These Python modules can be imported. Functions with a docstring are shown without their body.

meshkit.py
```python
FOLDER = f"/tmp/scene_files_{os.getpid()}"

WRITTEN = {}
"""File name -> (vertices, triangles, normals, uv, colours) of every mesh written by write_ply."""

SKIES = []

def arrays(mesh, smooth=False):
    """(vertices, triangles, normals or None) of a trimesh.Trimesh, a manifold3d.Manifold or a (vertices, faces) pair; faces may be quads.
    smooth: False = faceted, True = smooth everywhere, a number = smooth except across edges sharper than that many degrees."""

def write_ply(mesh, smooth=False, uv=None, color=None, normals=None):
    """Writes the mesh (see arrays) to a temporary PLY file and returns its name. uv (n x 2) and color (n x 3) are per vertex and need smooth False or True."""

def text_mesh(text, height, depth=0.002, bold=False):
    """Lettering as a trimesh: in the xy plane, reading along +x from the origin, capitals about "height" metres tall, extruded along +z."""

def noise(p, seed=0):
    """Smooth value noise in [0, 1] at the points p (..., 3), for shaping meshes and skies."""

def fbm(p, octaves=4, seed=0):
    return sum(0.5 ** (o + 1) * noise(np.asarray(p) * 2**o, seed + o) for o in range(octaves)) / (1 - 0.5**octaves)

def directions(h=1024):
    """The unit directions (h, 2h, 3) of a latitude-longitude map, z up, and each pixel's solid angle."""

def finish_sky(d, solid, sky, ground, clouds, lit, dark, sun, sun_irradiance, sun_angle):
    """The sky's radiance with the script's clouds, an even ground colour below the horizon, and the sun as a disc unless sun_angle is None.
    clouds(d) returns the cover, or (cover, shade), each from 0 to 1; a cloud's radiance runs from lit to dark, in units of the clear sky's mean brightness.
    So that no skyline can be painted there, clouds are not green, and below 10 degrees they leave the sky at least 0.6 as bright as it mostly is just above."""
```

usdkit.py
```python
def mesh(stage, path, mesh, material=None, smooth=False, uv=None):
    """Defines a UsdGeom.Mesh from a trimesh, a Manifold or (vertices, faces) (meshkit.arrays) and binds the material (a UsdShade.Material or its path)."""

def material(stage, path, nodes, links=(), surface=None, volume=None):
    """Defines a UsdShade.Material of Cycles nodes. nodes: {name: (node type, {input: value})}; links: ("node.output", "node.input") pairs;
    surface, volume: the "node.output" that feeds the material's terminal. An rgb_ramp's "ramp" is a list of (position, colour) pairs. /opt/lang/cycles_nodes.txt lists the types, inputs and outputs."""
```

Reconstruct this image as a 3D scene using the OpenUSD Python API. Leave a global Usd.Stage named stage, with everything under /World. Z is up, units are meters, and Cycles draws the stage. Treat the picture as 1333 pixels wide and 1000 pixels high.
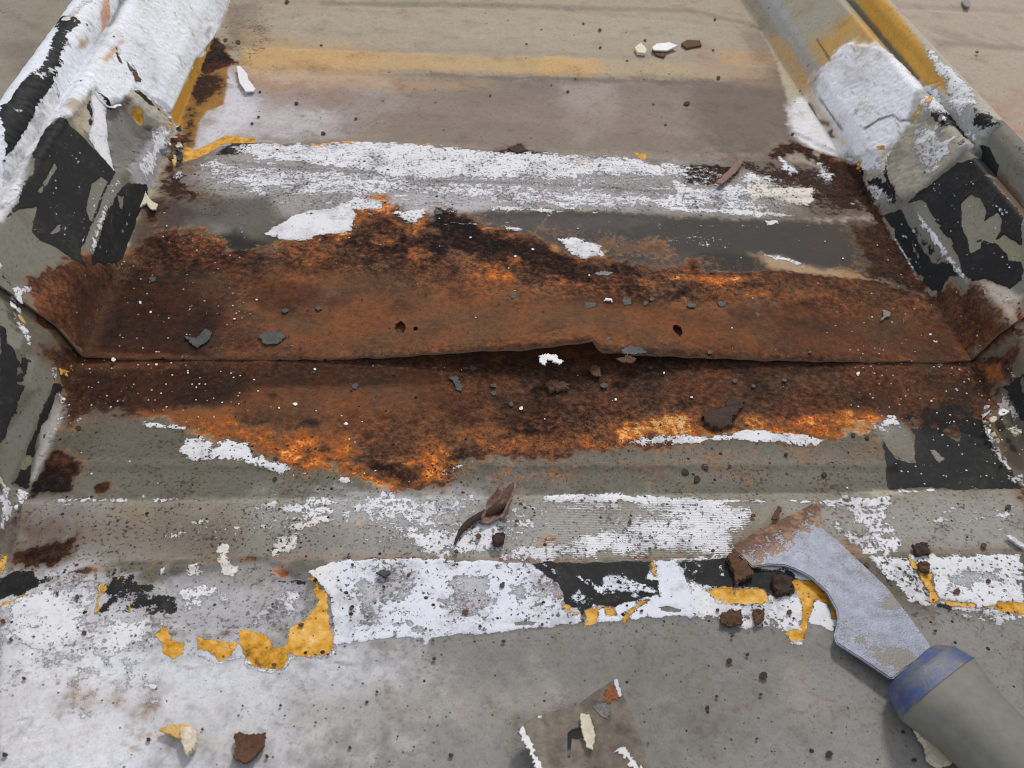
import math, random
import numpy as np, trimesh, usdkit, meshkit, shapely
from shapely.geometry import Polygon
from pxr import Usd, UsdGeom, UsdLux, UsdShade, Gf, Sdf, Vt

stage = Usd.Stage.CreateInMemory()
UsdGeom.SetStageUpAxis(stage, UsdGeom.Tokens.z)
UsdGeom.SetStageMetersPerUnit(stage, 1.0)
UsdGeom.Xform.Define(stage, '/World')
UsdGeom.Scope.Define(stage, '/World/Looks')
T = Sdf.ValueTypeNames

# ------------------------------------------------------------------ camera, sky, sun
PITCH, YAW, ROLL = 0.7729, 0.13238, 0.09434
EYE = np.array([-0.0650, -0.34971, 0.32701])
FPX, CXP, CYP = 1150.76, 666.5, 500.0            # focal length in pixels of a 1333-wide picture
SUN_ELEV, SUN_AZ = math.radians(43), math.radians(20)   # azimuth measured from +y towards +x
cy_, sy_, cp_, sp_ = math.cos(YAW), math.sin(YAW), math.cos(PITCH), math.sin(PITCH)
FWD = np.array([sy_*cp_, cy_*cp_, -sp_]); r0 = np.array([cy_, -sy_, 0.0]); u0 = np.cross(r0, FWD)
RIGHT = math.cos(ROLL)*r0 + math.sin(ROLL)*u0
UP = -math.sin(ROLL)*r0 + math.cos(ROLL)*u0
cam = UsdGeom.Camera.Define(stage, '/World/camera')
M = np.eye(4); M[0, :3] = RIGHT; M[1, :3] = UP; M[2, :3] = -FWD; M[3, :3] = EYE
cam.AddTransformOp().Set(Gf.Matrix4d(*M.ravel().tolist()))
FOC = 4.15
cam.CreateFocalLengthAttr(FOC); cam.CreateHorizontalApertureAttr(1333/FPX*FOC); cam.CreateVerticalApertureAttr(1000/FPX*FOC)
cam.CreateClippingRangeAttr(Gf.Vec2f(0.01, 100.0))
cam.CreateFStopAttr(2.6); cam.CreateFocusDistanceAttr(0.47)
cam.CreateExposureAttr(0.08)
sd = np.array([math.sin(SUN_AZ)*math.cos(SUN_ELEV), math.cos(SUN_AZ)*math.cos(SUN_ELEV), math.sin(SUN_ELEV)])
dome = UsdLux.DomeLight.Define(stage, '/World/sky')
sky = usdkit.material(stage, '/World/Looks/sky', {
    'sky': ('sky_texture', {'sky_type': 'single_scattering', 'sun_disc': False, 'sun_elevation': SUN_ELEV, 'sun_rotation': math.atan2(sd[0], sd[1]), 'aerosol_density': 2.0}),
    'veil': ('mix', {'mix_type': 'mix', 'fac': 0.55, 'color2': (7.5, 7.6, 7.9)}),
    'bg': ('background_shader', {'strength': 0.105})},
    [('sky.color', 'veil.color1'), ('veil.color', 'bg.color')], surface='bg.background')
UsdShade.MaterialBindingAPI.Apply(dome.GetPrim()).Bind(sky)
sun = UsdLux.DistantLight.Define(stage, '/World/sun')
sun.CreateIntensityAttr(0.52); sun.CreateAngleAttr(10.0); sun.CreateNormalizeAttr(True); sun.CreateColorAttr(Gf.Vec3f(1.0, 0.95, 0.88))
zb = sd; xb = np.cross([0, 1, 0], zb); xb /= np.linalg.norm(xb); yb = np.cross(zb, xb)
S = np.eye(4); S[0, :3] = xb; S[1, :3] = yb; S[2, :3] = zb
sun.AddTransformOp().Set(Gf.Matrix4d(*S.ravel().tolist()))

# ------------------------------------------------------------------ helpers
used = {}
def numbered(parent, name):
    k = (parent, name); n = used.get(k, 0); used[k] = n+1
    return f'{parent}/{name}' if n == 0 else f'{parent}/{name}_{n:03d}'
def tag(prim, label=None, cat=None, group=None, kind=None):
    for k, v in (('label', label), ('category', cat), ('group', group), ('kind', kind)):
        if v: prim.SetCustomDataByKey(k, v)
    return prim
def thing(name, label, cat, group=None, kind=None, loc=None):
    x = UsdGeom.Xform.Define(stage, numbered('/World', name))
    if loc is not None: x.AddTranslateOp().Set(Gf.Vec3d(*map(float, loc)))
    return tag(x.GetPrim(), label, cat, group, kind)
def path(p): return '/World' if p is None else str(p.GetPath())
def raw(name, v, f, mat, parent=None, normals=None, attrs=None):
    m = UsdGeom.Mesh.Define(stage, numbered(path(parent), name))
    m.CreatePointsAttr(Vt.Vec3fArray.FromNumpy(np.ascontiguousarray(v, np.float32)))
    m.CreateFaceVertexCountsAttr(Vt.IntArray.FromNumpy(np.full(len(f), f.shape[1], np.int32)))
    m.CreateFaceVertexIndicesAttr(Vt.IntArray.FromNumpy(np.ascontiguousarray(f, np.int32).ravel()))
    m.CreateSubdivisionSchemeAttr('none')
    if normals is not None:
        m.CreateNormalsAttr(Vt.Vec3fArray.FromNumpy(np.ascontiguousarray(normals, np.float32))); m.SetNormalsInterpolation('vertex')
    for k, a in (attrs or {}).items():
        UsdGeom.PrimvarsAPI(m).CreatePrimvar(k, T.Color3fArray, 'vertex').Set(Vt.Vec3fArray.FromNumpy(np.ascontiguousarray(a, np.float32)))
    UsdShade.MaterialBindingAPI.Apply(m.GetPrim()).Bind(mat)
    return m.GetPrim()
def obj(name, mesh, mat, parent=None, smooth=30):
    return usdkit.mesh(stage, numbered(path(parent), name), mesh, mat, smooth=smooth).GetPrim()

def ray(p):
    p = np.asarray(p, float)
    return (p[..., :1]-CXP)/FPX*RIGHT - (p[..., 1:2]-CYP)/FPX*UP + FWD
def at(p, z=0.0):                       # the place on the level z that the outline point p was measured at
    d = ray(p); t = (z-EYE[2])/d[..., 2]
    return EYE + t[..., None]*d

# ------------------------------------------------------------------ the roof's cross profile, unrolled
HW = 0.245
RIBP = [(0, 0), (7.6, 22), (34, 57), (37, 55), (45.5, 52), (46.5, 62), (48, 68), (52, 71.5), (57, 71.5), (61, 68), (62, 60), (63, 55), (90, 22), (98, 0)]
NEXT = 0.55
half = [(0.0, 0.0)] + [(HW+a/1000, b/1000) for a, b in RIBP] + [(HW+0.098+NEXT, 0.0)]
pts = np.array([(-x, z) for x, z in half[:0:-1]] + half)
SEG = np.r_[0, np.cumsum(np.linalg.norm(np.diff(pts, axis=0), axis=1))]
S0 = SEG[len(half)-1]; SEG = SEG-S0                    # s = 0 in the middle of the pan
def profile_samples(ds=0.00025):
    from scipy.ndimage import gaussian_filter1d
    s = np.arange(SEG[0], SEG[-1], ds); w = np.clip((np.abs(s)-HW-.010)/.006, 0, 1)      # soft bend at the foot, crisp folds above
    out = [s]
    for k in (0, 1):
        c = np.interp(s, SEG, pts[:, k]); out.append(gaussian_filter1d(c, .0020/ds, mode='nearest')*(1-w)+gaussian_filter1d(c, .0009/ds, mode='nearest')*w)
    return out
PS, PX, PZ = profile_samples()
def prof(s):
    x, z = np.interp(s, PS, PX), np.interp(s, PS, PZ)
    e = 0.0006
    tx, tz = np.interp(s+e, PS, PX)-np.interp(s-e, PS, PX), np.interp(s+e, PS, PZ)-np.interp(s-e, PS, PZ)
    l = np.hypot(tx, tz)+1e-12
    return x, z, -tz/l, tx/l
def sof(x_off): return np.interp(HW+x_off, [0], [0])
S_FOOT = HW
RS = SEG[len(half)-1+1:]                               # s of the rib's corners on the right side: foot, ridge, top, ...
S_RIDGE, S_TOP, S_LEDGE, S_SEAM0, S_SEAM1, S_OUT = RS[1], RS[2], RS[4], RS[5], RS[10], RS[13]
def sy(P):                              # outline points measured in the picture -> (s, y) on the unrolled roof, metres
    P = np.atleast_2d(np.asarray(P, float)); d = ray(P); out = np.zeros((len(P), 2))
    for i, dd in enumerate(d):
        best = None
        for k in range(len(pts)-1):
            a, b = pts[k], pts[k+1]; e = b-a; n = np.array([-e[1], e[0]])
            den = dd[0]*n[0]+dd[2]*n[1]
            if abs(den) < 1e-9: continue
            t = ((a[0]-EYE[0])*n[0]+(a[1]-EYE[2])*n[1])/den
            if t <= 0: continue
            h = EYE+t*dd; w = ((h[0]-a[0])*e[0]+(h[2]-a[1])*e[1])/(e@e)
            if -1e-6 <= w <= 1+1e-6 and (best is None or t < best[0]):
                best = (t, SEG[k]+w*np.linalg.norm(e), h[1])
        if best: out[i] = best[1:]
        else:
            h = EYE+dd*(-EYE[2]/dd[2]); out[i] = (h[0]+np.sign(h[0])*0.05, h[1])
    return out

# outlines are listed as measured on enlarged views: c1..c9 are a 3 x 3 grid, d* closer ones
VIEW = {'p': (0, 0, 1.0)}
for k, (x, y) in enumerate([(0, 0), (440, 0), (873, 0), (0, 330), (440, 330), (873, 330), (0, 655), (440, 655), (873, 655)]): VIEW[f'c{k+1}'] = (x, y, 460/1333)
VIEW.update(d1=(0, 0, .18), d2=(100, 0, .18), d3=(0, 160, .18), d4=(0, 330, .18), d5=(0, 500, .18), d6=(940, 0, .295), d7=(1093, 180, .18), d8=(1093, 350, .3))
def px(view, *n):
    if len(n) == 1: n = n[0]
    if isinstance(n, str): n = [float(q) for q in n.replace(',', ' ').split()]
    x0, y0, k = VIEW[view]; a = np.array(n, float).reshape(-1, 2)
    return a*k+[x0, y0]

OPS = []
def base(col, view, poly, f=4, op=1.0, jag=None): OPS.append(('base', sy(px(view, poly)), np.array(col, float), f, op, f*0.7 if jag is None else jag))
def lay(name, view, poly, r=2, d=1.0, jag=None):
    k = {'white': 2.2, 'rust': 2.8}.get(name, 2.1) if d < .97 or name == 'rust' else 1.5
    if name == 'white' and .5 <= d < .8: d += .05
    OPS.append((name, sy(px(view, poly)), None, r*k, d, r*k*.7 if jag is None else jag))
def soft(name, val, view, poly, f=4, op=1.0): OPS.append((name, sy(px(view, poly)), val, f, op, f*0.7))
def erase(name, view, poly, r=1.2, d=1.0): OPS.append(('-'+name, sy(px(view, poly)), None, r, d, r*0.7))
# --- upper sheet: films on the far pan
base((.27, .225, .18), 'p', '230,105 420,95 700,105 1000,112 1075,150 1100,215 700,205 440,195 200,200', 14)
base((.20, .165, .14), 'p', '560,100 780,106 1005,110 1010,125 800,125 560,112', 5, .6)
base((.19, .155, .13), 'p', '500,150 700,165 860,170 1010,185 1000,205 700,200 500,190', 8, .45)
base((.52, .49, .51), 'p', '290,95 400,95 490,110 520,140 440,170 340,185 258,198 240,215 225,200 285,120', 24, .9)
base((.62, .61, .66), 'p', '292,90 330,120 340,150 300,180 255,198 285,150', 5, .8)
base((.33, .29, .26), 'p', '390,110 470,105 520,120 500,150 420,150', 8, .6)
base((.13, .10, .082), 'p', '890,108 1000,98 1040,125 1070,160 1085,190 1000,204 910,196', 16, .75)
base((.21, .17, .145), 'p', '600,110 900,112 900,200 700,190 600,160', 18, .6)
base((.40, .355, .315), 'p', '735,112 800,110 810,165 760,190 735,160', 9, .55)
base((.60, .57, .565), 'p', '1022,140 1040,122 1062,150 1085,165 1110,200 1085,205 1050,192 1030,180', 4, .95)
base((.58, .36, .135), 'p', '318,66 440,70 600,75 765,81 765,99 640,98 440,93 322,92', 7, .55)
base((.60, .37, .13), 'p', '318,60 440,64 480,74 470,98 440,98 320,94', 12, .6)
base((.56, .36, .15), 'p', '700,76 775,80 785,94 770,104 700,101', 6, .75)
base((.50, .34, .17), 'p', '760,82 1000,88 1008,108 760,102', 6, .35)
base((.58, .36, .15), 'p', '930,68 990,68 1012,80 1000,90 940,84', 5, .75)
base((.15, .125, .105), 'p', '560,98 765,103 1000,108 1000,113 765,109 560,102', 3, .75)
base((.20, .17, .13), 'p', '400,94 600,99 600,104 400,100', 3, .5)
base((.24, .205, .165), 'p', '420,3 700,7 900,13 1000,20 1000,27 900,19 700,13 420,8', 4, .75)
base((.30, .26, .21), 'p', '320,60 640,67 900,76 900,80 640,72 320,66', 3, .5)
base((.17, .12, .10), 'p', '300,8 335,4 352,50 330,62 300,66 290,40', 9, .6)
base((.50, .33, .17), 'p', '315,40 420,58 520,66 520,100 420,110 330,112', 16, .5)
base((.19, .15, .125), 'p', '300,95 420,120 560,115 700,120 700,140 540,135 420,145 330,130', 9, .35)
soft('speck', .75, 'p', '296,0 340,0 360,60 320,90 285,90', 8)
soft('dust', .42, 'p', '288,45 318,35 332,60 318,80 290,70', 8)
soft('dust', .30, 'p', '300,90 420,110 470,160 330,170', 12)
base((.37, .30, .25), 'p', '640,150 900,172 900,180 640,160', 6, .4)
# --- the old white coating band across the upper sheet
base((.50, .31, .16), 'p', '320,100 480,104 640,108 640,116 470,122 330,118', 10, .5)
base((.30, .20, .14), 'p', '330,108 480,116 470,140 340,150', 14, .5)
base((.36, .25, .17), 'p', '900,60 1000,70 1035,120 960,110 900,96', 12, .55)
base((.17, .12, .095), 'p', '960,40 1000,30 1030,90 1070,150 1040,160 1000,110', 9, .5)
base((.40, .36, .27), 'p', '330,15 640,20 900,28 900,60 640,55 330,48', 14, .5)
base((.24, .185, .15), 'p', '430,130 640,140 860,150 860,185 640,178 440,170', 16, .55)
base((.185, .15, .125), 'p', '225,212 300,190 440,186 560,192 700,200 860,208 1000,208 1110,212 1140,285 1000,290 860,285 700,270 560,285 440,300 300,290 200,285', 4, .95)
base((.30, .27, .24), 'p', '230,225 330,222 450,235 450,262 330,255 230,250', 7, .8)
base((.56, .57, .60), 'p', '480,258 560,250 640,255 650,272 580,282 500,276', 6, .85)
base((.42, .40, .40), 'p', '600,235 760,245 860,262 840,280 700,272 600,262', 7, .6)
base((.60, .52, .47), 'p', '1000,248 1060,246 1062,266 1010,268', 3, .8)
base((.42, .40, .42), 'p', '1050,205 1080,215 1090,250 1060,240', 6, .7)

base((.44, .43, .435), 'p', '290,196 440,190 700,205 860,212 1000,225 1080,255 1000,284 700,276 560,284 440,292 300,262 240,235', 10, .62, 9)
lay('white', 'p', '300,196 330,190 440,187 520,188 560,193 610,196 632,200 632,236 560,238 500,232 440,224 330,212', 2.6, .82)
lay('white', 'p', '610,196 700,203 800,205 862,212 905,222 900,236 820,234 720,242 620,240', 3.4, .66)
lay('white', 'p', '300,205 560,200 860,212 1000,225 1080,250 1000,284 700,270 560,285 440,285 300,262 230,240', 5, .42)
lay('white', 'c1', '660,640 700,650 690,690 640,680', 2, .7)
lay('white', 'p', '240,212 280,205 330,213 460,224 640,238 760,246 860,250 900,245 1000,262 1060,268 1000,283 860,275 760,282 680,275 560,262 450,262 360,258 270,240', 4.5, .56)
lay('white', 'c1', '1040,860 1120,815 1230,790 1333,770 1333,880 1240,885 1130,915 1080,910 990,890', 1.6, 1)
lay('white', 'c2', '0,770 60,745 160,760 190,790 230,830 170,800 60,800 30,850 0,870', 1.6, .85)
lay('white', 'c2', '190,800 330,790 300,850 250,860', 2, .75)
lay('white', 'c2', '560,780 700,785 860,800 860,815 700,808 590,800', 1.6, .75)
lay('white', 'c3', '0,785 160,790 350,800 470,815 470,830 300,820 100,808 0,805', 1.5, .8)
lay('white', 'c3', '0,640 30,690 100,715 250,700 330,720 360,760 200,770 0,740', 3, .7)
lay('white', 'c3', '260,650 370,680 380,730 300,740 260,700', 2.5, .78)
lay('white', 'c3', '405,600 440,610 490,660 450,680 410,650', 2, .68)
lay('white', 'c3', '520,600 580,610 620,670 600,700 540,660', 2.6, .66)
lay('white', 'c3', '330,720 540,715 550,775 480,785 360,760', 1.6, .82)
soft('cream', .8, 'c3', '300,700 560,700 570,800 300,800', 3)
lay('white', 'c3', '350,840 400,838 405,852 365,858', 1, .85)
lay('white', 'c3', '670,760 700,770 710,830 690,830', 2, .6)
lay('white', 'c2', '830,912 880,905 990,935 1000,975 930,990 870,965', 1.6, .92)
lay('white', 'c2', '590,855 680,860 720,885 650,880', 1.4, .66)
for a in ('720,868 728,872 765,822 757,818', '846,892 854,896 915,830 907,826', '660,850 666,852 690,815 684,813', '1290,860 1300,850 1333,900 1333,920', '975,840 1010,880 1006,884 970,846'):
    base((.34, .33, .34), 'c2', a, 1.4, .75)
base((.22, .21, .21), 'c2', '1120,770 1180,790 1250,850 1333,890 1333,930 1240,870 1160,820', 5, .8)
lay('yellow', 'c1', '686,625 700,568 740,572 850,515 960,525 970,545 850,545 745,608', 1, 1)
lay('yellow', 'c1', '1020,560 1065,540 1075,585 1040,590', 1.4, .8)
lay('yellow', 'c1', '1090,545 1333,538 1333,555 1250,560 1240,595 1180,590 1150,560', 1.6, .68)
lay('yellow', 'c2', '0,538 60,535 180,552 330,545 380,560 180,565 60,560 0,560', 1.4, .72)
lay('yellow', 'c2', '875,615 960,608 975,650 900,665', 1.8, .85)
lay('yellow', 'c2', '1035,630 1130,625 1125,668 1050,668', 1.8, .62)
lay('yellow', 'c2', '1120,588 1165,582 1170,608 1130,615', 1.6, .85)
lay('black', 'c1', '800,590 880,540 1000,545 1060,580 1130,590 1245,592 1245,618 1150,630 1100,600 960,580 840,600', 1.6, .86)
lay('black', 'c2', '0,590 60,585 140,592 60,618 0,628', 1.4, .85)
lay('black', 'c2', '800,640 850,630 890,660 870,685 810,680', 1.8, .86)
lay('black', 'c2', '960,650 1040,625 1050,665 1000,680', 2, .75)
lay('black', 'c2', '215,585 280,580 270,600 225,600', 1.6, .66)
lay('rust', 'c2', '560,590 620,560 700,550 720,575 780,580 760,640 600,600', 2.5, .68)
lay('rust', 'c3', '20,640 130,632 250,640 240,690 170,710 60,700', 2, .92)
lay('rust', 'c3', '405,545 460,530 530,580 660,612 740,640 760,760 820,880 900,990 850,990 780,850 720,780 650,720 560,640 480,590 380,600', 2.6, .92)
lay('rust', 'c3', '560,640 760,760 760,830 650,760', 4, .72)
lay('rust', 'c1', '620,610 690,640 760,700 740,760 640,780 590,850 560,830 590,720', 4, .74)
for v, a in (('c3', '0,620 450,530 760,640 920,1000 700,830 400,640 0,720'), ('c2', '500,540 860,560 860,660 500,640'), ('c1', '560,600 800,650 800,800 520,860')): soft('tone', .22, v, a, 4)
soft('speck', .6, 'p', '215,200 1110,205 1150,290 200,285', 6)
base((.075, .06, .05), 'p', '190,292 455,290 700,276 860,286 1000,290 1138,290 1275,470 92,475 150,340', 6)
lay('rust', 'p', '940,212 1105,212 1142,287 1060,287 1000,250', 4, .58); soft('tone', .2, 'p', '930,205 1115,205 1150,290 1040,290', 4)
# --- bare grey zone under the band
base((.052, .047, .044), 'p', '455,276 600,284 700,274 860,284 1000,290 1135,292 1195,365 1130,362 1000,338 880,332 830,345 780,338 700,302 600,284', 4)
base((.125, .115, .10), 'p', '200,262 350,258 365,300 330,318 260,300 205,305', 6, .95)
base((.06, .046, .038), 'p', '1060,292 1135,292 1190,360 1120,350 1050,330', 10, .8)
base((.26, .25, .24), 'c1', '790,850 840,850 860,885 800,890', 4, .6)
base((.022, .02, .019), 'c1', '790,905 880,885 1010,925 1020,955 900,965 800,950', 5, .9)
base((.05, .033, .027), 'p', '185,275 215,262 260,280 230,305 190,310', 6, .8)
# --- rust of the upper sheet
lay('rust', 'p', '150,350 175,325 200,308 250,300 300,328 350,330 400,312 440,292 468,262 500,258 540,284 562,290 572,274 610,288 640,300 690,310 730,332 790,342 850,352 882,357 900,343 985,352 1050,356 1100,358 1160,372 1212,388 1262,466 1290,500 1250,520 900,480 780,480 440,490 90,492 105,462 130,400', 3.2, 1)
soft('tone', .40, 'p', '100,340 1290,340 1290,500 100,500', 4)
soft('tone', .50, 'p', '360,345 700,330 900,385 900,470 440,475 330,455 330,400', 14)
soft('tone', .52, 'p', '430,410 720,400 870,430 860,465 560,462 440,470', 8)
soft('tone', .23, 'p', '95,480 140,400 190,330 240,372 290,400 275,440 270,480', 7)
soft('tone', .28, 'p', '180,305 300,325 350,330 330,350 240,365 190,350', 7)
soft('tone', .60, 'p', '330,340 400,318 470,330 450,365 370,380', 9, .8)
soft('tone', .22, 'p', '470,300 530,285 575,275 640,302 700,320 740,345 640,350 560,335 480,330 430,335', 7, .95)
soft('tone', .10, 'p', '555,280 575,272 600,290 640,302 620,315 560,310', 4)
soft('tone', .80, 'c2', '60,760 170,740 230,780 200,830 120,800 60,830', 4)
soft('tone', .86, 'c2', '190,830 270,850 350,790 300,770 350,840 260,900', 4, .7)
soft('tone', .82, 'c2', '0,875 40,870 60,900 0,920', 3)
for a in ('530,860 580,855 590,885 545,890', '615,890 660,890 660,912 620,910', '800,935 830,935 830,960 800,955', '980,950 1010,955 1005,985 975,980'): soft('tone', .82, 'c2', a, 2.5)
soft('tone', .20, 'p', '640,330 740,345 840,365 830,385 740,368 650,352', 5, .9)
soft('tone', .73, 'p', '620,357 690,360 735,366 742,380 690,374 620,370', 3.5, .9)
soft('tone', .62, 'p', '560,375 700,380 760,395 700,400 570,392', 5, .6)
soft('tone', .25, 'p', '740,380 830,385 880,400 800,410 740,400', 6, .6)
soft('tone', .46, 'p', '890,375 1240,390 1260,465 880,462', 12, .8)
base((.10, .055, .028), 'p', '900,365 1230,390 1262,470 900,470', 10, .9)
soft('rust', .5, 'p', '930,380 1235,395 1255,462 930,455', 12, .55)
soft('tone', .34, 'p', '1020,415 1090,420 1090,445 1030,442', 7, .7)
soft('tone', .8, 'c6', '0,92 130,95 300,92 300,115 160,118 0,110', 3)
soft('tone', .74, 'c6', '900,170 960,180 960,220 920,215', 3)
soft('tone', .70, 'c6', '430,140 560,150 620,170 560,185 440,165', 4, .6)
soft('tone', .66, 'c6', '0,150 200,170 330,200 250,260 60,240', 8, .5)
base((.44, .31, .19), 'c6', '300,10 420,20 520,50 700,80 820,105 830,125 700,120 560,95 420,75 340,60', 4, .9)
erase('rust', 'c6', '290,0 420,20 520,45 700,75 820,100 830,120 700,105 520,80 360,60', 3, .9)
base((.033, .029, .024), 'c6', '80,10 200,0 330,20 370,70 330,95 100,95 60,60', 4, .95)
erase('rust', 'c6', '90,5 200,0 330,20 360,70 320,85 110,80', 3, .9)
lay('white', 'c6', '320,5 420,15 520,40 600,55 610,66 510,55 400,32', 1.4, .68)
soft('speck', .42, 'p', '100,330 1280,330 1280,560 100,560', 6)
soft('wspeck', .07, 'p', '105,300 330,300 330,540 105,540', 15)
soft('wspeck', .05, 'p', '1050,330 1290,330 1290,560 1100,560', 12)
soft('con', .38, 'p', '350,350 600,385 900,400 1230,415 1260,468 780,462 340,468 300,420', 12)
soft('con', .36, 'p', '95,345 300,350 290,470 95,480', 10)
# --- rust of the lower sheet
lay('rust', 'p', '90,470 440,475 780,468 1263,474 1300,520 1290,575 1200,560 1160,545 1125,550 1080,572 1000,566 940,562 885,574 820,582 740,592 690,602 640,594 600,604 570,632 520,638 470,624 430,612 380,606 350,592 310,580 270,562 240,553 190,542 150,534 100,532 80,520', 3, 1)
soft('tone', .40, 'p', '90,440 1290,470 1290,600 90,660', .5)
soft('tone', .50, 'p', '330,500 560,500 560,560 400,560 300,540', 10)
soft('tone', .22, 'p', '85,470 330,478 335,500 300,520 250,533 170,548 85,540', 5)
soft('tone', .30, 'p', '320,474 780,462 1100,470 1100,485 780,492 560,500 440,503 330,503', 2.5)
soft('tone', .66, 'c4', '880,640 1000,640 1333,700 1333,830 1100,790 960,740', 5)
soft('tone', .74, 'c4', '520,600 850,580 960,700 760,720 700,650 560,640', 4, .8)
soft('tone', .82, 'c4', '1100,760 1200,740 1333,770 1333,820 1180,810', 4)
soft('tone', .67, 'c5', '0,740 160,760 300,740 440,760 450,800 330,860 200,880 60,830 0,800', 5)
soft('tone', .86, 'c5', '60,830 180,850 330,850 240,890 130,890', 3)
soft('tone', .22, 'c5', '120,780 200,790 240,830 150,830', 4, .7)
soft('tone', .28, 'c5', '420,560 760,540 960,600 860,680 640,720 420,680', 9, .8)
soft('tone', .70, 'c5', '420,650 600,680 760,700 900,690 1000,640 1050,700 960,735 860,740 640,750 440,730', 5, .75)
soft('tone', .88, 'c5', '1040,650 1180,620 1333,600 1333,680 1180,690 1060,710', 4)
soft('tone', .22, 'c5', '700,480 1000,440 1333,450 1333,520 1100,560 900,540', 8, .5)
soft('tone', .78, 'c6', '0,650 130,640 300,600 460,640 600,600 760,590 820,620 740,690 600,700 430,690 250,700 0,700', 4)
soft('tone', .66, 'c6', '440,620 560,620 620,660 560,690 430,670', 4, .8)
soft('tone', .33, 'c6', '300,480 900,470 1150,450 1180,600 1000,640 800,590 560,590 300,570', 10, .8)
base((.07, .05, .034), 'c6', '600,480 1180,440 1190,620 900,680 700,590', 10, .9)
soft('rust', .48, 'c6', '640,470 1180,440 1190,640 900,690 740,590', 9, .75)
soft('con', .36, 'p', '90,480 560,480 600,530 420,555 200,540', 10)
soft('con', 1.2, 'p', '250,570 440,600 570,585 760,520 1000,540 1150,545 900,580 560,640 400,620', 8)
# --- white fringe under the rust
lay('white', 'c4', '515,632 600,630 705,650 710,672 640,672 540,655', 1.4, .72)
lay('white', 'c4', '665,745 700,690 760,690 800,735 830,725 860,700 940,720 990,785 1100,815 1060,830 960,802 880,770 830,775 760,775 720,792', 1.6, .95)
lay('white', 'c4', '1090,812 1200,835 1333,855 1333,870 1200,850 1090,830', 1.3, .72)
lay('white', 'c5', '0,835 60,855 80,880 20,870', 1.4, .7)
lay('white', 'c5', '375,830 430,805 510,775 525,790 450,825 385,845', 1.3, .72)
lay('white', 'c5', '700,770 790,790 800,805 720,790', 1.1, .62)
lay('white', 'c5', '1060,715 1180,690 1333,670 1333,705 1250,722 1150,722', 1.5, .88)
lay('white', 'c6', '0,700 160,690 330,660 440,678 520,685 585,705 560,718 430,715 250,704 130,708 0,722', 1.5, .97)
lay('white', 'c6', '755,640 840,610 885,640 890,680 850,660 790,670', 2.4, .8)
# --- grey green pan
base((.165, .158, .128), 'p', '60,600 700,607 1080,605 1165,603 1165,640 60,648', 5, .5)
base((.082, .078, .064), 'p', '560,604 800,607 1090,604 1090,609 800,612 560,610', 2.2, .6)
base((.19, .185, .16), 'p', '560,596 800,588 1090,585 1090,602 800,604 560,602', 4, .5)
soft('speck', .55, 'p', '60,540 1165,540 1165,645 40,650', 5)
base((.24, .235, .21), 'c5', '560,760 640,760 740,840 640,830', 5, .6)
base((.33, .325, .31), 'c6', '790,650 880,640 915,700 915,770 890,785 850,750 810,700', 4, .9)
lay('black', 'd8', '190,745 250,830 330,845 320,740 310,690 420,690 470,660 560,640 600,650 640,720 740,880 790,955 600,958 400,953 215,955 205,860', 1.5, 1)
base((.036, .033, .028), 'd8', '220,590 450,540 600,560 610,660 450,700 330,700 260,650', 6, .9)
lay('black', 'd8', '250,600 420,560 600,590 620,660 430,690 320,700', 4, .64)
erase('black', 'd8', '195,745 250,650 305,690 325,780 320,830 270,830 220,790', 1.4, 1)
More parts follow.
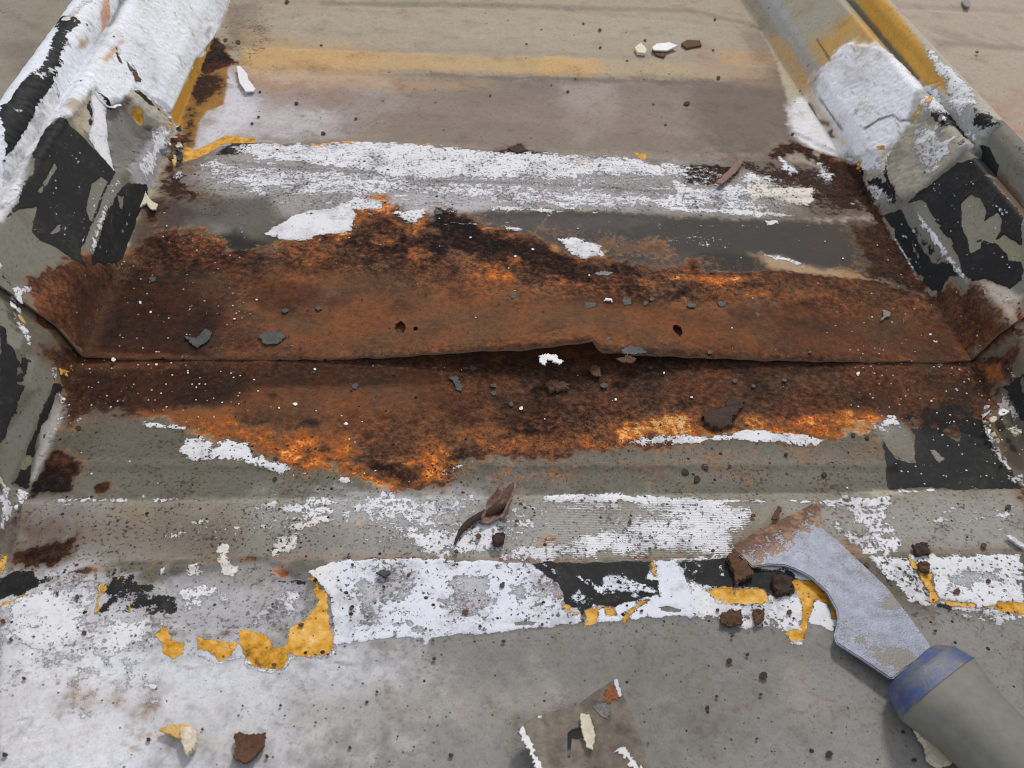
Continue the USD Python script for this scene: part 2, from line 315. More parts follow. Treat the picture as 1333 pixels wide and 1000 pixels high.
base((.20, .192, .16), 'd8', '195,745 250,650 305,690 325,780 320,830 270,830 220,790', 2, .9)
erase('black', 'd8', '430,690 500,665 540,710 520,765 470,730', 2, .8)
erase('black', 'd8', '380,780 410,780 470,830 430,838', 2, .75)
base((.27, .255, .23), 'd8', '380,780 410,780 470,830 430,838', 2, .8)
base((.30, .28, .26), 'd8', '275,615 310,620 360,690 340,690', 3, .6)
soft('wspeck', .07, 'd8', '210,620 740,600 790,950 210,950', 8)
lay('rust', 'd5', '210,770 270,690 330,600 400,470 470,500 530,545 550,640 530,780 400,800 220,815', 1.6, 1)
soft('tone', .13, 'd5', '200,780 320,590 400,450 560,540 560,800 200,830', 2)
soft('tone', .26, 'd5', '400,520 500,540 480,620 420,620', 2, .8)
lay('rust', 'd5', '690,725 780,715 775,760 745,800 700,785', 1, 1)
soft('tone', .24, 'd5', '680,700 800,700 790,810 680,810', 1)
lay('rust', 'd5', '470,90 640,100 640,200 560,320 440,340 430,290', 3, .62)
lay('white', 'd5', '500,290 600,230 590,290 520,330', 2.5, .62)
base((.10, .066, .045), 'd5', '350,400 420,370 520,420 440,470 360,600 300,640', 6, .6)
# --- fabric strip
base((.27, .25, .20), 'p', '30,650 1163,640 1333,637 1333,718 1000,725 735,732 440,728 130,735 10,770', 1.4)
base((.155, .13, .115), 'c7', '90,0 330,0 300,130 280,230 100,260 40,200', 10, .95)
base((.34, .33, .33), 'd5', '230,820 560,830 850,840 900,1000 240,1000', 8, .6)
base((.30, .205, .10), 'c7', '430,20 560,20 600,60 480,80', 7, .75)
base((.24, .225, .175), 'c7', '600,20 940,30 1000,200 880,250 640,200', 12, .8)
base((.17, .115, .085), 'c7', '1130,80 1333,70 1333,180 1200,180', 8, .75)
base((.42, .385, .31), 'c7', '400,140 560,130 620,200 500,210', 8, .6)
base((.44, .43, .41), 'c8', '0,0 430,0 430,180 0,190', 12, .7)
base((.27, .255, .22), 'c9', '960,20 1333,0 1333,180 1000,170', 10, .9)
base((.29, .27, .215), 'c8', '650,20 960,30 860,180 640,190', 8, .8)
lay('white', 'p', '60,647 110,647 166,647 170,655 110,657 60,655', 1.2, .9)
lay('white', 'p', '185,645 236,647 238,655 200,657', 1.2, .9)
lay('white', 'd5', '240,830 560,840 760,850 900,830 880,880 600,900 250,930', 2.6, .56)
lay('white', 'p', '318,643 440,640 440,690 400,690 330,668', 3, .55)
lay('white', 'p', '440,638 500,636 560,642 620,642 625,672 560,690 440,685', 3, .55)
lay('white', 'c8', '250,110 430,80 620,20 700,10 760,30 640,80 640,180 540,190 460,210 330,200', 2.2, .72)
lay('white', 'c8', '640,0 1333,0 1333,30 1100,30 900,45 640,20', 2.2, .62)
lay('white', 'c8', '860,140 930,100 1060,90 1150,60 1333,30 1333,200 1100,215 760,225 600,215 640,170', 2.2, .74)
soft('weave', .8, 'c8', '830,0 1333,0 1333,220 780,230', 6)
lay('white', 'p', '705,646 775,640 870,648 1000,650 1000,656 870,657 720,655', 1.1, .92)
lay('white', 'c9', '0,0 300,0 330,40 230,120 220,205 0,215', 2.4, .76)
soft('weave', .9, 'c9', '0,0 340,0 230,200 0,220', 6)
lay('white', 'p', '440,645 740,643 740,724 600,726 440,722', 5, .46)
lay('white', 'p', '860,656 965,655 945,705 860,715 740,722 740,690', 4, .5); lay('white', 'p', '1100,660 1333,648 1333,715 1160,716', 6, .40)
lay('white', 'p', '170,665 320,650 440,650 440,715 300,725 180,720', 6, .38)
lay('white', 'c6', '0,925 180,915 215,960 190,1000 0,1000', 1.6, .85)
lay('white', 'c6', '440,930 560,920 830,920 830,960 600,965 500,950', 1.4, .9)
lay('white', 'c6', '840,890 900,892 1000,880 990,900 860,905', 1, .85)
lay('white', 'c9', '560,60 640,80 760,120 900,130 900,200 720,210 640,130', 2.4, .62)
lay('white', 'c9', '1140,50 1230,30 1240,80 1190,110 1150,90', 2.4, .6)
lay('white', 'c9', '960,10 1100,0 1333,10 1333,40 1000,40', 3, .5)
lay('white', 'c7', '820,150 870,155 860,210 900,240 890,290 830,270', 1.2, .9)
lay('white', 'c7', '690,215 770,220 760,280 700,270', 1.4, .75)
lay('white', 'c7', '590,235 630,240 620,285 600,280', 1.1, .9)
lay('white', 'c7', '1060,120 1130,120 1130,190 1020,200 1010,170', 1.5, .85)
lay('white', 'c7', '1080,70 1160,65 1170,95 1100,105', 1.4, .8)
soft('cream', .7, 'c7', '580,60 1200,60 1200,300 580,300', 3)
lay('rust', 'c7', '130,170 200,145 280,135 270,205 190,240 100,250 60,235 70,190', 1.6, .97)
lay('rust', 'c7', '60,60 250,90 300,60 280,110 100,140', 4, .6)
soft('tone', .24, 'c7', '40,40 320,40 320,260 40,260', 2)
soft('tone', .62, 'c8', '720,100 850,100 860,170 720,170', 2)
lay('rust', 'c8', '750,125 790,115 815,140 770,160', 1.6, .85)
lay('rust', 'c8', '55,65 90,60 100,85 70,90', 2.4, .7)
soft('tone', .72, 'c8', '30,50 120,50 120,100 30,100', 2)
lay('rust', 'c9', '240,150 330,90 420,20 440,60 330,140 250,190', 4, .7)
lay('rust', 'c8', '0,200 140,205 300,215 300,226 140,218 0,215', 1.4, .72)
soft('speck', .6, 'p', '20,640 1333,636 1333,720 10,760', 5)
base((.55, .48, .36), 'c6', '750,900 870,892 870,915 760,925', 2, .6)
# --- lower white coating, its drips and the grey film below it
base((.262, .252, .236), 'p', '0,790 440,830 560,834 720,815 1000,802 1333,796 1333,1040 0,1040', 1.5)
base((.76, .79, .85), 'p', '0,770 130,745 160,800 230,850 300,860 330,900 250,960 200,1040 0,1040', 24)
base((.80, .82, .87), 'p', '0,800 120,790 160,830 130,900 60,960 0,960', 10, .9)
base((.60, .61, .64), 'p', '190,860 340,868 450,845 540,860 480,930 380,1040 200,1040', 26, .9)
base((.19, .18, .166), 'p', '560,838 760,818 1000,806 1100,850 1000,900 820,900 640,890', 14, .65)
base((.19, .178, .16), 'p', '820,880 1000,890 1020,1000 850,1000 800,930', 18, .6)
base((.345, .325, .295), 'p', '380,912 640,903 720,922 600,945 380,945', 9, .8)
base((.36, .335, .30), 'c9', '430,640 520,650 560,760 480,760', 10, .45)
base((.17, .16, .145), 'c9', '0,700 80,700 100,900 0,960', 12, .5)
base((.37, .35, .31), 'c8', '720,570 770,600 840,740 800,720 740,640', 5, .5)
lay('white', 'c8', '0,225 200,215 480,215 740,235 840,235 1180,220 1333,225 1333,425 1200,435 1000,455 900,462 720,480 560,495 430,505 350,520 340,535 322,535 310,512 200,515 100,525 0,532', .8, 1)
lay('white', 'c9', '0,210 120,200 330,215 480,240 600,300 640,440 600,480 470,440 200,420 100,425 0,428', 1.2, .95)
lay('white', 'c9', '720,200 860,195 960,190 1333,185 1333,400 1220,440 1050,410 980,400 900,390 830,300', 1.6, .82)
lay('white', 'c9', '1010,420 1200,410 1333,425 1333,440 1220,470 1100,440', 1.6, .62)
lay('white', 'c9', '190,440 290,440 340,420 430,380 500,420 490,540 470,562 430,500 370,470 290,485 210,470', 1.4, .8)
lay('white', 'c7', '1160,260 1250,230 1333,230 1333,532 1255,535 1262,500 1240,350', .8, 1)
lay('white', 'c7', '0,400 150,320 300,285 370,280 350,430 480,440 640,440 660,480 570,500 540,560 400,610 240,600 100,560 0,540', 3, .82)
lay('white', 'c7', '0,540 300,560 560,560 600,640 560,760 300,720 100,700 0,690', 12, .52)
lay('white', 'c7', '200,740 330,720 400,760 480,780 440,830 300,850 220,810', 4, .62)
lay('white', 'c7', '600,572 660,598 740,565 820,604 880,580 930,580 960,625 1060,632 1080,615 1090,577 1240,577 1262,540 1270,560 1250,585 1100,592 1075,630 1050,645 950,635 920,590 830,615 740,580 660,610', .9, .86)
base((.30, .30, .325), 'c7', '610,300 700,260 1000,200 1160,290 1160,430 1080,480 900,490 740,490 660,470', 6, .95)
base((.19, .19, .205), 'c7', '680,400 780,370 1000,400 1080,440 1050,480 800,470 700,480', 6, .7)
lay('white', 'c7', '640,320 760,270 900,330 920,400 780,380 700,420 660,420', 3, .6)
lay('white', 'c7', '900,430 1080,300 1160,320 1150,430 1060,480 930,480', 3, .58)
base((.27, .25, .195), 'c7', '760,250 1000,230 1040,330 960,400 900,330 800,310', 6, .7)
lay('yellow', 'c7', '590,500 620,460 640,470 655,520 700,525 690,580 660,598 620,575', 1, .95)
lay('yellow', 'c7', '735,490 800,512 885,535 880,580 830,602 800,568 740,565', 1.2, .9)
lay('yellow', 'c7', '910,470 960,490 1010,500 1040,545 1080,540 1090,470 1160,430 1195,370 1165,285 1190,283 1240,350 1250,500 1262,540 1240,575 1150,580 1090,572 1080,615 1060,628 960,622 930,575', 1.2, .93)
lay('yellow', 'c7', '375,310 400,308 380,420 350,425', 1.2, .85)
lay('yellow', 'c7', '425,255 470,258 450,290 430,290', 1.2, .85)
lay('yellow', 'c7', '520,270 537,275 502,420 483,420', 1.2, .8)
lay('yellow', 'c7', '0,378 130,332 145,345 0,398', 1.2, .9)
lay('yellow', 'c7', '380,428 600,425 600,437 380,440', 1.2, .62)
lay('yellow', 'c7', '215,290 250,285 250,305 220,305', 1.2, .75)
lay('yellow', 'c7', '535,505 555,500 555,525 540,530', 1.4, .8)
lay('yellow', 'c7', '0,190 30,200 20,250 0,280', 1.2, .85)
lay('black', 'c7', '0,285 60,258 130,262 145,310 80,345 0,355', 1.4, .97)
lay('black', 'c7', '140,275 240,270 230,300 150,310', 2, .72)
lay('black', 'c7', '420,235 440,240 455,320 410,420 365,432 420,345', 1.2, .95)
lay('black', 'c7', '500,350 590,330 660,330 690,400 660,432 500,420 470,400', 2, .78)
lay('black', 'c7', '1010,255 1060,280 1160,290 1160,305 1040,300', 1.4, .85)
lay('black', 'c7', '1110,450 1155,440 1150,465 1120,472', 1, .9)
base((.10, .075, .065), 'c7', '590,250 660,330 660,430 620,430 610,330', 5, .7)
lay('rust', 'c7', '300,262 440,222 580,250 610,300 590,290 560,262 440,235 330,268', 1.2, .8)
lay('rust', 'c7', '1030,250 1100,245 1110,282 1050,280', 1.2, .85)
soft('tone', .62, 'c7', '1010,240 1120,240 1120,290 1010,290', 1)
erase('white', 'c7', '340,270 600,250 680,330 660,440 340,440', 1.4, .62)
erase('white', 'c7', '0,250 150,255 150,350 0,360', 1.4, .95)
erase('white', 'c7', '588,500 640,460 700,525 740,490 885,535 910,470 960,490 1080,530 1090,470 1160,430 1190,360 1165,285 1190,283 1240,350 1255,540 1150,580 1085,575 1060,628 960,622 930,580 880,580 830,602 740,568 690,582 660,598', 1, .96)
BL8 = '735,236 800,226 980,226 1185,218 1172,262 1160,290 1205,300 1210,350 1130,372 1080,380 1040,400 960,385 945,440 922,455 908,402 850,402 848,342 828,312'
lay('black', 'c8', BL8, 1, 1)
erase('white', 'c8', BL8, 1, 1)
lay('white', 'c8', '1000,262 1060,275 1160,285 1205,300 1212,350 1130,370 1050,345 990,330', 1.8, .62)
lay('white', 'c8', '860,345 910,335 960,360 950,385 880,395', 1.6, .6)
for a in ('780,240 790,240 850,290 840,290', '880,260 895,262 950,320 935,318', '930,290 945,288 1000,350 985,345', '1270,235 1280,230 1333,290 1333,305'): lay('white', 'c8', a, .7, .9)
lay('black', 'c8', '1270,222 1333,225 1333,330 1300,300', 1.2, .8)
erase('white', 'c8', '1275,222 1333,225 1333,315 1310,300', 1, .8)
YE8 = ['812,300 832,312 850,380 912,410 915,440 860,425 838,390', '922,402 985,400 978,462 930,468', '1062,452 1070,420 1120,380 1170,352 1187,368 1130,410 1082,462', '1168,220 1195,214 1207,285 1188,285', '1000,395 1050,395 1050,430 1010,430']
for a in YE8:
    lay('yellow', 'c8', a, 1.2, .9); erase('white', 'c8', a, 1.4, .7); erase('black', 'c8', a, 1, .9)
for a in ('375,300 440,298 435,345 380,345', '452,300 488,300 485,342 458,342', '742,312 792,312 790,358 750,360', '310,420 325,420 325,460 312,460'):
    lay('yellow', 'c8', a, 2.6, .74); base((.55, .42, .22), 'c8', a, 5, .7); erase('white', 'c8', a, 3, .7)
lay('black', 'c8', '398,225 460,222 450,258 420,262', 2, .8); erase('white', 'c8', '398,225 460,222 450,258 420,262', 2, .7)
soft('cream', .0, 'c8', '0,220 1333,220 1333,540 0,540', 2)
for a in ('655,458 690,450 745,455 735,464 670,467', '1210,400 1245,396 1295,408 1288,417 1225,412', '540,482 560,480 556,487 540,488'): erase('white', 'c8', a, .5, 1)
base((.44, .44, .47), 'c8', '350,380 440,350 540,340 640,370 620,420 500,400 400,430', 9, .9)
for a, d in (('350,360 420,330 460,400 400,440', .55), ('500,230 600,240 740,250 730,280 560,270', .5), ('600,380 720,360 760,400 640,410', .5), ('500,240 530,300 520,340 490,290', .5)): erase('white', 'c8', a, 5, d)
lay('black', 'c9', '20,225 120,212 230,208 310,245 460,262 470,355 400,365 340,330 260,320 120,312 60,290', 1.6, .92)
erase('white', 'c9', '20,225 120,212 230,208 310,245 460,262 470,355 400,365 340,330 260,320 120,312 60,290', 1.6, .9)
for a in ('40,235 52,230 100,290 88,292', '90,230 100,228 130,270 120,270', '180,240 190,240 200,280 190,280'): lay('white', 'c9', a, .7, .8)
for a, d in (('140,335 200,330 350,328 372,380 250,385 180,372', .92), ('460,300 540,298 612,368 636,440 606,442 590,392 540,360 520,440 497,520 460,522 430,487 488,480 500,400 470,340', 1), ('360,440 390,440 450,500 440,510', .8), ('880,198 905,204 960,270 985,260 1002,340 1012,370 985,402 960,335', .9), ('1010,365 1150,385 1150,402 1040,390', .72), ('1230,378 1333,383 1333,420 1240,412', .92), ('1150,395 1230,385 1240,410 1160,412', .6)):
    lay('yellow', 'c9', a, 1.1, d); erase('white', 'c9', a, 1.1, d); erase('black', 'c9', a, 1, d)
lay('rust', 'c9', '300,270 470,270 480,370 400,360 330,310', 3, .78)
lay('rust', 'c9', '380,290 460,280 440,340', 2, .8); soft('tone', .18, 'c9', '220,150 480,200 490,380 280,380', 2)
lay('black', 'c9', '985,378 1060,388 1050,410 1005,408', 1.2, .9); erase('white', 'c9', '985,378 1060,388 1050,410 1005,408', 1.2, .9)
base((.17, .155, .14), 'c9', '900,380 980,390 1000,440 920,420', 6, .6)
soft('speck', .55, 'p', '0,725 1333,718 1333,830 0,870', 6)
soft('speck', .22, 'p', '300,850 1333,815 1333,1030 300,1030', 10)
lay('rust', 'c7', '200,760 250,720 260,800 220,820', 4, .55); lay('rust', 'c7', '370,760 440,750 420,800 380,800', 4, .5); lay('rust', 'c7', '520,780 580,770 570,820 540,820', 4, .5)
lay('rust', 'p', '740,726 1000,720 1333,714 1333,719 1000,726 740,731', 1, .66); lay('rust', 'p', '440,725 740,729 740,733 440,729', 1, .7)
lay('rust', 'p', '130,735 330,724 440,726 440,730 330,728 130,740', 1, .6)
soft('dust', .22, 'p', '240,190 1100,205 1130,285 200,280', 8)
soft('dust', .20, 'p', '20,650 1163,641 1333,638 1333,718 735,732 440,727 10,770', 4)
soft('dust', .16, 'p', '440,735 1333,722 1333,795 560,830 440,835', 4)
base((.42, .415, .41), 'p', '330,652 560,645 860,660 940,700 900,718 700,725 440,722 330,700', 12, .6, 10)
base((.40, .39, .38), 'p', '1000,660 1333,650 1333,712 1120,716', 10, .5, 8)
base((.52, .52, .55), 'p', '120,745 330,760 440,780 430,830 200,830 60,850 0,850 0,800', 10, .7, 9)
base((.62, .64, .68), 'p', '440,640 560,640 620,650 600,680 440,680', 8, .5, 7)
# steps of the coatings
soft('h', .5, 'p', '20,650 1163,641 1333,638 1333,718 735,732 440,727 130,735 10,770', .6)
soft('h', 1.0, 'p', '0,790 60,765 130,738 440,727 735,733 1333,719 1333,1040 0,1040', .9)
soft('h', .75, 'p', '0,1040 0,870 230,862 440,840 560,836 720,816 1000,804 1333,798 1333,1040', .7)
soft('h', -.9, 'c7', '600,300 640,260 1000,210 1160,295 1160,430 1080,480 900,480 740,490 660,470', 1.6, .8)
soft('h', .9, 'p', '290,192 440,186 560,192 700,201 860,209 1000,212 1110,215 1130,250 1000,262 760,246 560,238 300,214', 1)
soft('h', 1.1, 'p', '300,62 440,70 600,75 765,80 1010,90 1010,108 765,101 600,97 330,91', 4)
soft('h', -.9, 'p', '300,2 700,10 1000,24 1000,30 700,16 300,8', 5)
soft('h', .9, 'p', '60,600 560,604 1090,602 1165,602 1165,610 560,612 60,610', 2.5)
soft('h', 1.2, 'p', '470,905 700,915 1000,925 1200,940 1200,960 700,945 460,935', 8)

# --- left rib of the upper sheet: thick white coating with torn end
TORN_L = 'M'
base((.80, .84, .90), 'c1', '200,0 870,0 840,60 825,120 800,150 762,180 760,215 725,225 700,290 670,350 640,430 600,420 560,380 500,340 440,400 400,410 350,340 320,350 300,430 250,450 190,500 130,620 60,760 0,850 0,380', 1.2, 1, .5)
base((.66, .68, .71), 'c1', '795,0 870,0 845,60 825,118 808,90', 2, .8)
base((.62, .655, .72), 'c1', '480,190 560,150 640,330 600,400 520,330', 10, .5)
base((.52, .55, .61), 'c1', '380,60 430,60 400,190 330,240 340,160', 8, .6)
base((.58, .30, .16), 'c1', '372,0 392,0 396,60 378,130 362,130 360,60', 1.6, .85)
base((.60, .31, .14), 'c1', '445,160 456,165 392,245 372,236', 1.4, .85)
base((.42, .27, .17), 'c1', '282,150 310,140 320,160 300,185 270,195', 2, .85)
base((.20, .195, .19), 'c1', '425,0 470,0 500,0 470,45 440,110 415,125 430,60', 3, .75)
base((.26, .25, .25), 'c1', '360,130 395,112 398,130 368,150', 3, .7)
base((.42, .42, .43), 'c1', '755,135 775,105 785,110 770,150', 2, .7)
lay('white', 'c1', '0,600 60,520 130,390 190,310 250,450 200,500 130,620 60,760 0,835', 1, 1)
lay('black', 'c1', '240,90 295,88 300,105 250,165 215,260 195,300 150,350 60,500 30,560 0,612 0,450 100,320 180,215', 1.4, .8)
lay('black', 'c1', '0,450 100,320 170,290 190,315 130,390 60,520 30,560 0,612', 1.2, 1)
lay('white', 'c1', '335,0 350,0 262,100 245,100', 1.2, 1)
soft('cream', .7, 'c1', '330,0 352,0 250,110 235,110', 1)
lay('white', 'c1', '110,300 180,270 200,290 150,315', 2, .7); lay('white', 'c1', '215,190 270,140 250,200 205,260', 2.2, .6)
lay('white', 'c1', '40,432 75,428 70,442 48,445', 1, .9)
lay('yellow', 'c1', '262,98 280,90 285,110 270,118', 1.2, .7)
lay('black', 'c1', '130,385 142,380 145,420 138,420', .6, .9); lay('black', 'c1', '185,305 192,305 246,445 238,447', .5, .9)
soft('speck', .09, 'c1', '200,0 860,0 640,430 250,440 0,850 0,600', 6)
base((.47, .245, .035), 'c1', '800,150 830,162 765,250 705,400 703,500 630,432 670,350 700,290 725,225 760,215 765,180', .8, 1, .4)
base((.33, .165, .028), 'c1', '800,150 850,180 882,240 860,270 855,340 845,400 785,425 750,480 735,560 700,600 692,480 705,400 755,250', 1, 1, .5)
lay('rust', 'c1', '810,152 850,180 882,240 780,300 745,270', 2, .95)
lay('rust', 'c1', '740,270 840,280 855,340 800,400 740,420 715,480 700,420', 2.5, .62); lay('rust', 'c1', '700,440 740,430 720,590 695,590', 2.5, .7)
soft('tone', .22, 'c1', '800,140 900,200 860,400 740,600 690,600 690,400', 2)
erase('white', 'c1', '800,150 850,180 882,240 860,270 855,340 845,400 785,425 750,480 735,560 700,600 690,500 630,432 670,350 700,290 725,225 760,215 765,180', .7, 1)
base((.19, .185, .175), 'c1', '385,415 480,375 560,470 582,500 540,580 480,640 430,655 410,600 395,500', 1.5, 1)
base((.30, .295, .285), 'c1', '385,420 420,410 430,500 450,640 420,620 395,520', 4, .6)
base((.14, .13, .115), 'c1', '480,420 560,470 575,500 540,540 500,480', 6, .8)
lay('white', 'c1', '330,345 350,345 400,415 405,500 412,560 430,655 380,600 320,515 345,470', 1.2, 1)
lay('black', 'c1', '308,392 335,350 355,440 345,480 312,512 330,450', 1.2, .9)
base((.42, .35, .24), 'c1', '250,420 305,375 320,420 310,515 285,500', 2, .85)
lay('black', 'c1', '335,345 345,342 420,412 445,402 440,412 400,418', .6, .9)
base((.45, .42, .36), 'c1', '455,372 500,345 590,400 650,470 692,520 702,620 640,600 590,545 580,480 530,460 480,400', 1.5, 1)
lay('white', 'c1', '500,355 590,400 640,460 600,520 620,470 560,400', 1.6, .72); lay('white', 'c1', '570,480 620,470 640,520 590,590 560,620', 2, .66)
lay('black', 'c1', '455,372 500,342 540,380 600,440 690,480 700,520 640,470 590,440 530,400 490,360', 1.4, .74)
lay('yellow', 'c1', '490,400 520,415 550,460 530,462', 1.2, .8); lay('yellow', 'c1', '610,450 640,460 630,520 605,540', 1.6, .8)
lay('rust', 'c1', '630,520 700,500 705,620 660,625', 2, .8); lay('rust', 'c1', '465,375 490,385 480,400', 1, .8)
lay('black', 'c1', '690,590 720,620 690,640 640,600', 1.6, .74)
FACE_L = '240,462 285,500 340,560 430,655 405,700 345,840 292,960 312,1012 200,940 130,915 108,880 130,790 60,800 0,850 60,770 130,630 185,515'
lay('black', 'c1', FACE_L, .9, 1)
erase('white', 'c1', '250,455 285,495 340,560 425,655 405,700 345,840 292,960 312,1012 200,940 0,850 60,770 130,630 190,510', .8, 1)
for a in ('338,700 375,670 400,690 370,760 335,845 318,800', '215,880 225,845 195,870 165,905 175,900', '200,620 208,640 170,705 160,720 150,735 130,730 170,670', '60,800 130,790 108,880 150,920 60,920 0,850'): erase('black', 'c1', a, .9, .98)
lay('white', 'c1', '435,668 455,700 430,730 400,790 370,870 345,955 333,950 350,880 385,790 405,720', 1.1, .78)
lay('white', 'c1', '340,830 365,760 372,765 318,890', .7, .66)
lay('black', 'c1', '470,690 545,700 552,740 510,830 460,985 335,1000 345,950 400,790 440,720', 1.1, .97)
base((.34, .345, .37), 'c1', '495,620 585,515 612,560 585,720 545,700 480,690', 2, .95)
lay('white', 'c1', '500,620 590,520 600,600 570,660 540,690', 2.4, .62)
erase('black', 'c1', '435,740 462,740 455,800 440,790', 1, .8); erase('black', 'c1', '445,870 470,830 478,850 450,900', 1.6, .62)
base((.30, .255, .18), 'c1', '545,795 572,760 560,830 500,935 470,990 455,985', 1.4, .95)
lay('white', 'c1', '465,960 490,930 505,945 470,995', 1.4, .66)
lay('rust', 'c1', '450,990 500,940 520,1000', 2, .8)
soft('wspeck', .10, 'c1', '240,460 430,655 300,960 100,900', 4)
# crust where the coating ends stands proud
soft('h', 3.0, 'c1', '455,372 500,345 590,400 650,470 692,520 702,600 640,600 590,545 580,480 530,460 480,400', 2.5)
soft('h', 2.2, 'c1', '0,0 860,0 825,120 760,215 640,430 560,380 500,340 440,400 400,410 350,340 300,430 250,450 0,840', 2.2)
soft('h', -4.0, 'c1', '400,430 480,395 560,470 560,520 480,630 435,640 410,560', 5)
soft('h', 1.1, 'c1', '800,150 850,180 882,240 855,340 785,425 735,560 700,600 630,432 725,225', 1.2)
# near the lap and below it, left
lay('rust', 'd4', '180,190 330,165 480,115 640,55 760,90 850,130 900,50 980,300 700,760 600,740 480,640 310,590 220,510 150,390 130,350 200,330', 3, .95)
soft('tone', .36, 'd4', '140,180 640,50 880,60 700,760 480,640 200,520', 4)
soft('tone', .60, 'd4', '150,340 300,280 330,400 250,520 180,440', 4, .7); soft('tone', .55, 'd4', '230,250 420,180 470,300 300,330', 5, .7)
soft('tone', .24, 'd4', '500,180 700,200 620,500 480,600 420,400', 7, .7)
base((.10, .085, .065), 'd4', '420,380 640,300 680,640 480,640 330,580', 7, .8); soft('rust', .4, 'd4', '450,330 640,250 690,640 480,630 400,560', 7, .7)
lay('white', 'd4', '45,265 110,230 185,260 215,290 150,345 170,430 250,500 230,535 110,410', 1.8, .76)
base((.225, .22, .18), 'd4', '0,330 60,415 180,590 150,690 90,690 40,620 40,540 0,525', .9, 1)
lay('black', 'd4', '0,530 40,540 50,650 110,700 135,800 110,920 70,1010 0,1010', .9, 1)
lay('white', 'd4', '90,450 210,540 245,650 225,700 190,665 120,530', 1.8, .74)
lay('rust', 'd4', '250,640 480,655 570,760 545,900 500,960 430,790 300,770', 2.5, .8); soft('tone', .3, 'd4', '240,630 580,660 560,960 240,780', 2)
lay('yellow', 'd4', '430,835 510,800 532,880 512,920 440,872', 2.6, .66); base((.42, .25, .08), 'd4', '430,835 510,800 532,880 512,920 440,872', 3, .8)
lay('white', 'd4', '370,850 400,830 410,900 380,900', 1, .9)
base((.215, .21, .175), 'd4', '190,740 380,780 430,900 440,960 340,1000 170,1000', 2.5, .9)
lay('black', 'd4', '140,720 230,770 170,930 110,1000 70,1000 130,880', 1.2, .9)
lay('black', 'd5', '0,0 190,0 130,150 60,300 0,425', 1.2, .97)
base((.20, .195, .165), 'd5', '0,430 130,250 250,60 380,0 270,270 130,600 60,740 0,720', 2, 1)
lay('black', 'd5', '60,270 180,130 200,160 90,340', 2.5, .62)
lay('black', 'd5', '395,0 465,20 345,250 275,400 240,560 212,765 80,722 150,600 205,440 285,230', 1, 1)
erase('black', 'd5', '170,520 230,510 240,570 180,630 140,610', 1, .95); base((.24, .235, .15), 'd5', '170,520 230,510 240,570 180,630 140,610', 1.5, .9)
base((.36, .35, .33), 'd5', '410,60 490,80 470,210 390,400 250,700 215,700 270,500 290,300 350,250', 1.6, 1)
lay('white', 'd5', '420,60 490,80 480,180 420,150', 2, .7); lay('white', 'd5', '430,240 440,270 350,480 250,700 215,700 330,470 400,270', 1.2, .85); lay('white', 'd5', '285,360 300,370 310,440 300,440', .8, .85)
erase('black', 'd5', '410,60 490,80 470,210 390,400 250,700 215,700 270,500 290,300 350,250', .8, 1)
lay('black', 'd5', '300,380 330,360 320,440 300,440', .8, .9)
lay('white', 'd5', '0,715 80,740 150,745 205,790 180,870 130,900 60,1010 0,1010', 1.2, .86); erase('white', 'd5', '50,780 110,750 150,880 130,950 70,880', 2, .8)
base((.25, .24, .21), 'd5', '0,715 205,760 180,870 60,1010 0,1010', 2, 1)
lay('white', 'c7', '0,0 40,0 20,80 0,110', 1.2, .9)
base((.14, .11, .095), 'c7', '0,100 60,40 100,60 60,200 0,210', 4, .8)

# --- right rib of the upper sheet
base((.43, .395, .305), 'd6', '90,0 740,0 1000,400 900,600 560,690 300,480 230,260', 2, 1)
base((.405, .41, .415), 'd6', '170,0 265,0 350,160 445,320 375,330 270,170', 2, .9)
base((.36, .32, .24), 'd6', '95,0 165,0 260,150 240,200', 2.5, .7)
base((.62, .39, .15), 'd6', '225,175 300,200 385,330 400,420 335,370 265,275', 10, .95, 8)
base((.61, .37, .115), 'd6', '385,215 470,150 560,70 640,120 720,220 640,225 560,200 480,310 425,280', 12, .95, 9)
base((.88, .90, .95), 'd6', '420,330 480,300 540,205 640,225 710,225 880,375 905,450 870,510 830,560 800,640 740,680 720,740 600,720 560,690 500,600', 9, 1, 9)
base((.76, .76, .78), 'd6', '385,400 450,440 540,560 600,640 560,690 400,660 310,600 285,500 330,440', 3, .95)
base((.62, .44, .29), 'd6', '345,360 400,410 520,590 560,650 480,600 400,480', 3, .75)
base((.55, .50, .52), 'd6', '520,280 640,300 660,380 540,420', 7, .5)
base((.12, .105, .09), 'd6', '385,460 410,470 440,530 490,545 490,565 440,555 400,500', 1.4, .9)
base((.05, .045, .04), 'd6', '480,590 505,575 500,600 520,615 485,615', 1, .9)
base((.09, .08, .07), 'd6', '418,178 426,176 492,280 486,284', .6, .85); base((.09, .08, .07), 'd6', '440,440 448,440 552,580 545,585', .6, .85)
base((.10, .09, .08), 'd6', '640,575 700,535 765,515 800,540 850,535 850,545 800,552 762,525 705,545 650,582', .8, .9)
base((.58, .325, .065), 'd6', '585,0 715,0 800,95 890,205 990,370 1000,420 975,415 880,355', 1.6, 1)
base((.09, .08, .065), 'd6', '548,0 590,0 880,345 875,372', 1.4, .75)
lay('white', 'd6', '880,210 930,230 1030,330 1130,430 1150,490 1080,480 1000,420 985,350 920,290', 1.6, .82)
base((.42, .42, .40), 'd6', '830,545 880,385 960,385 1010,430 1080,460 1140,480 1220,560 1170,640 1050,690 960,600 920,525', 2, .9)
lay('white', 'd6', '880,480 920,390 970,390 1000,450 1010,500 960,530 910,510', 1.4, .88); lay('white', 'd6', '1010,400 1090,420 1140,470 1080,520 1020,470', 2, .78)
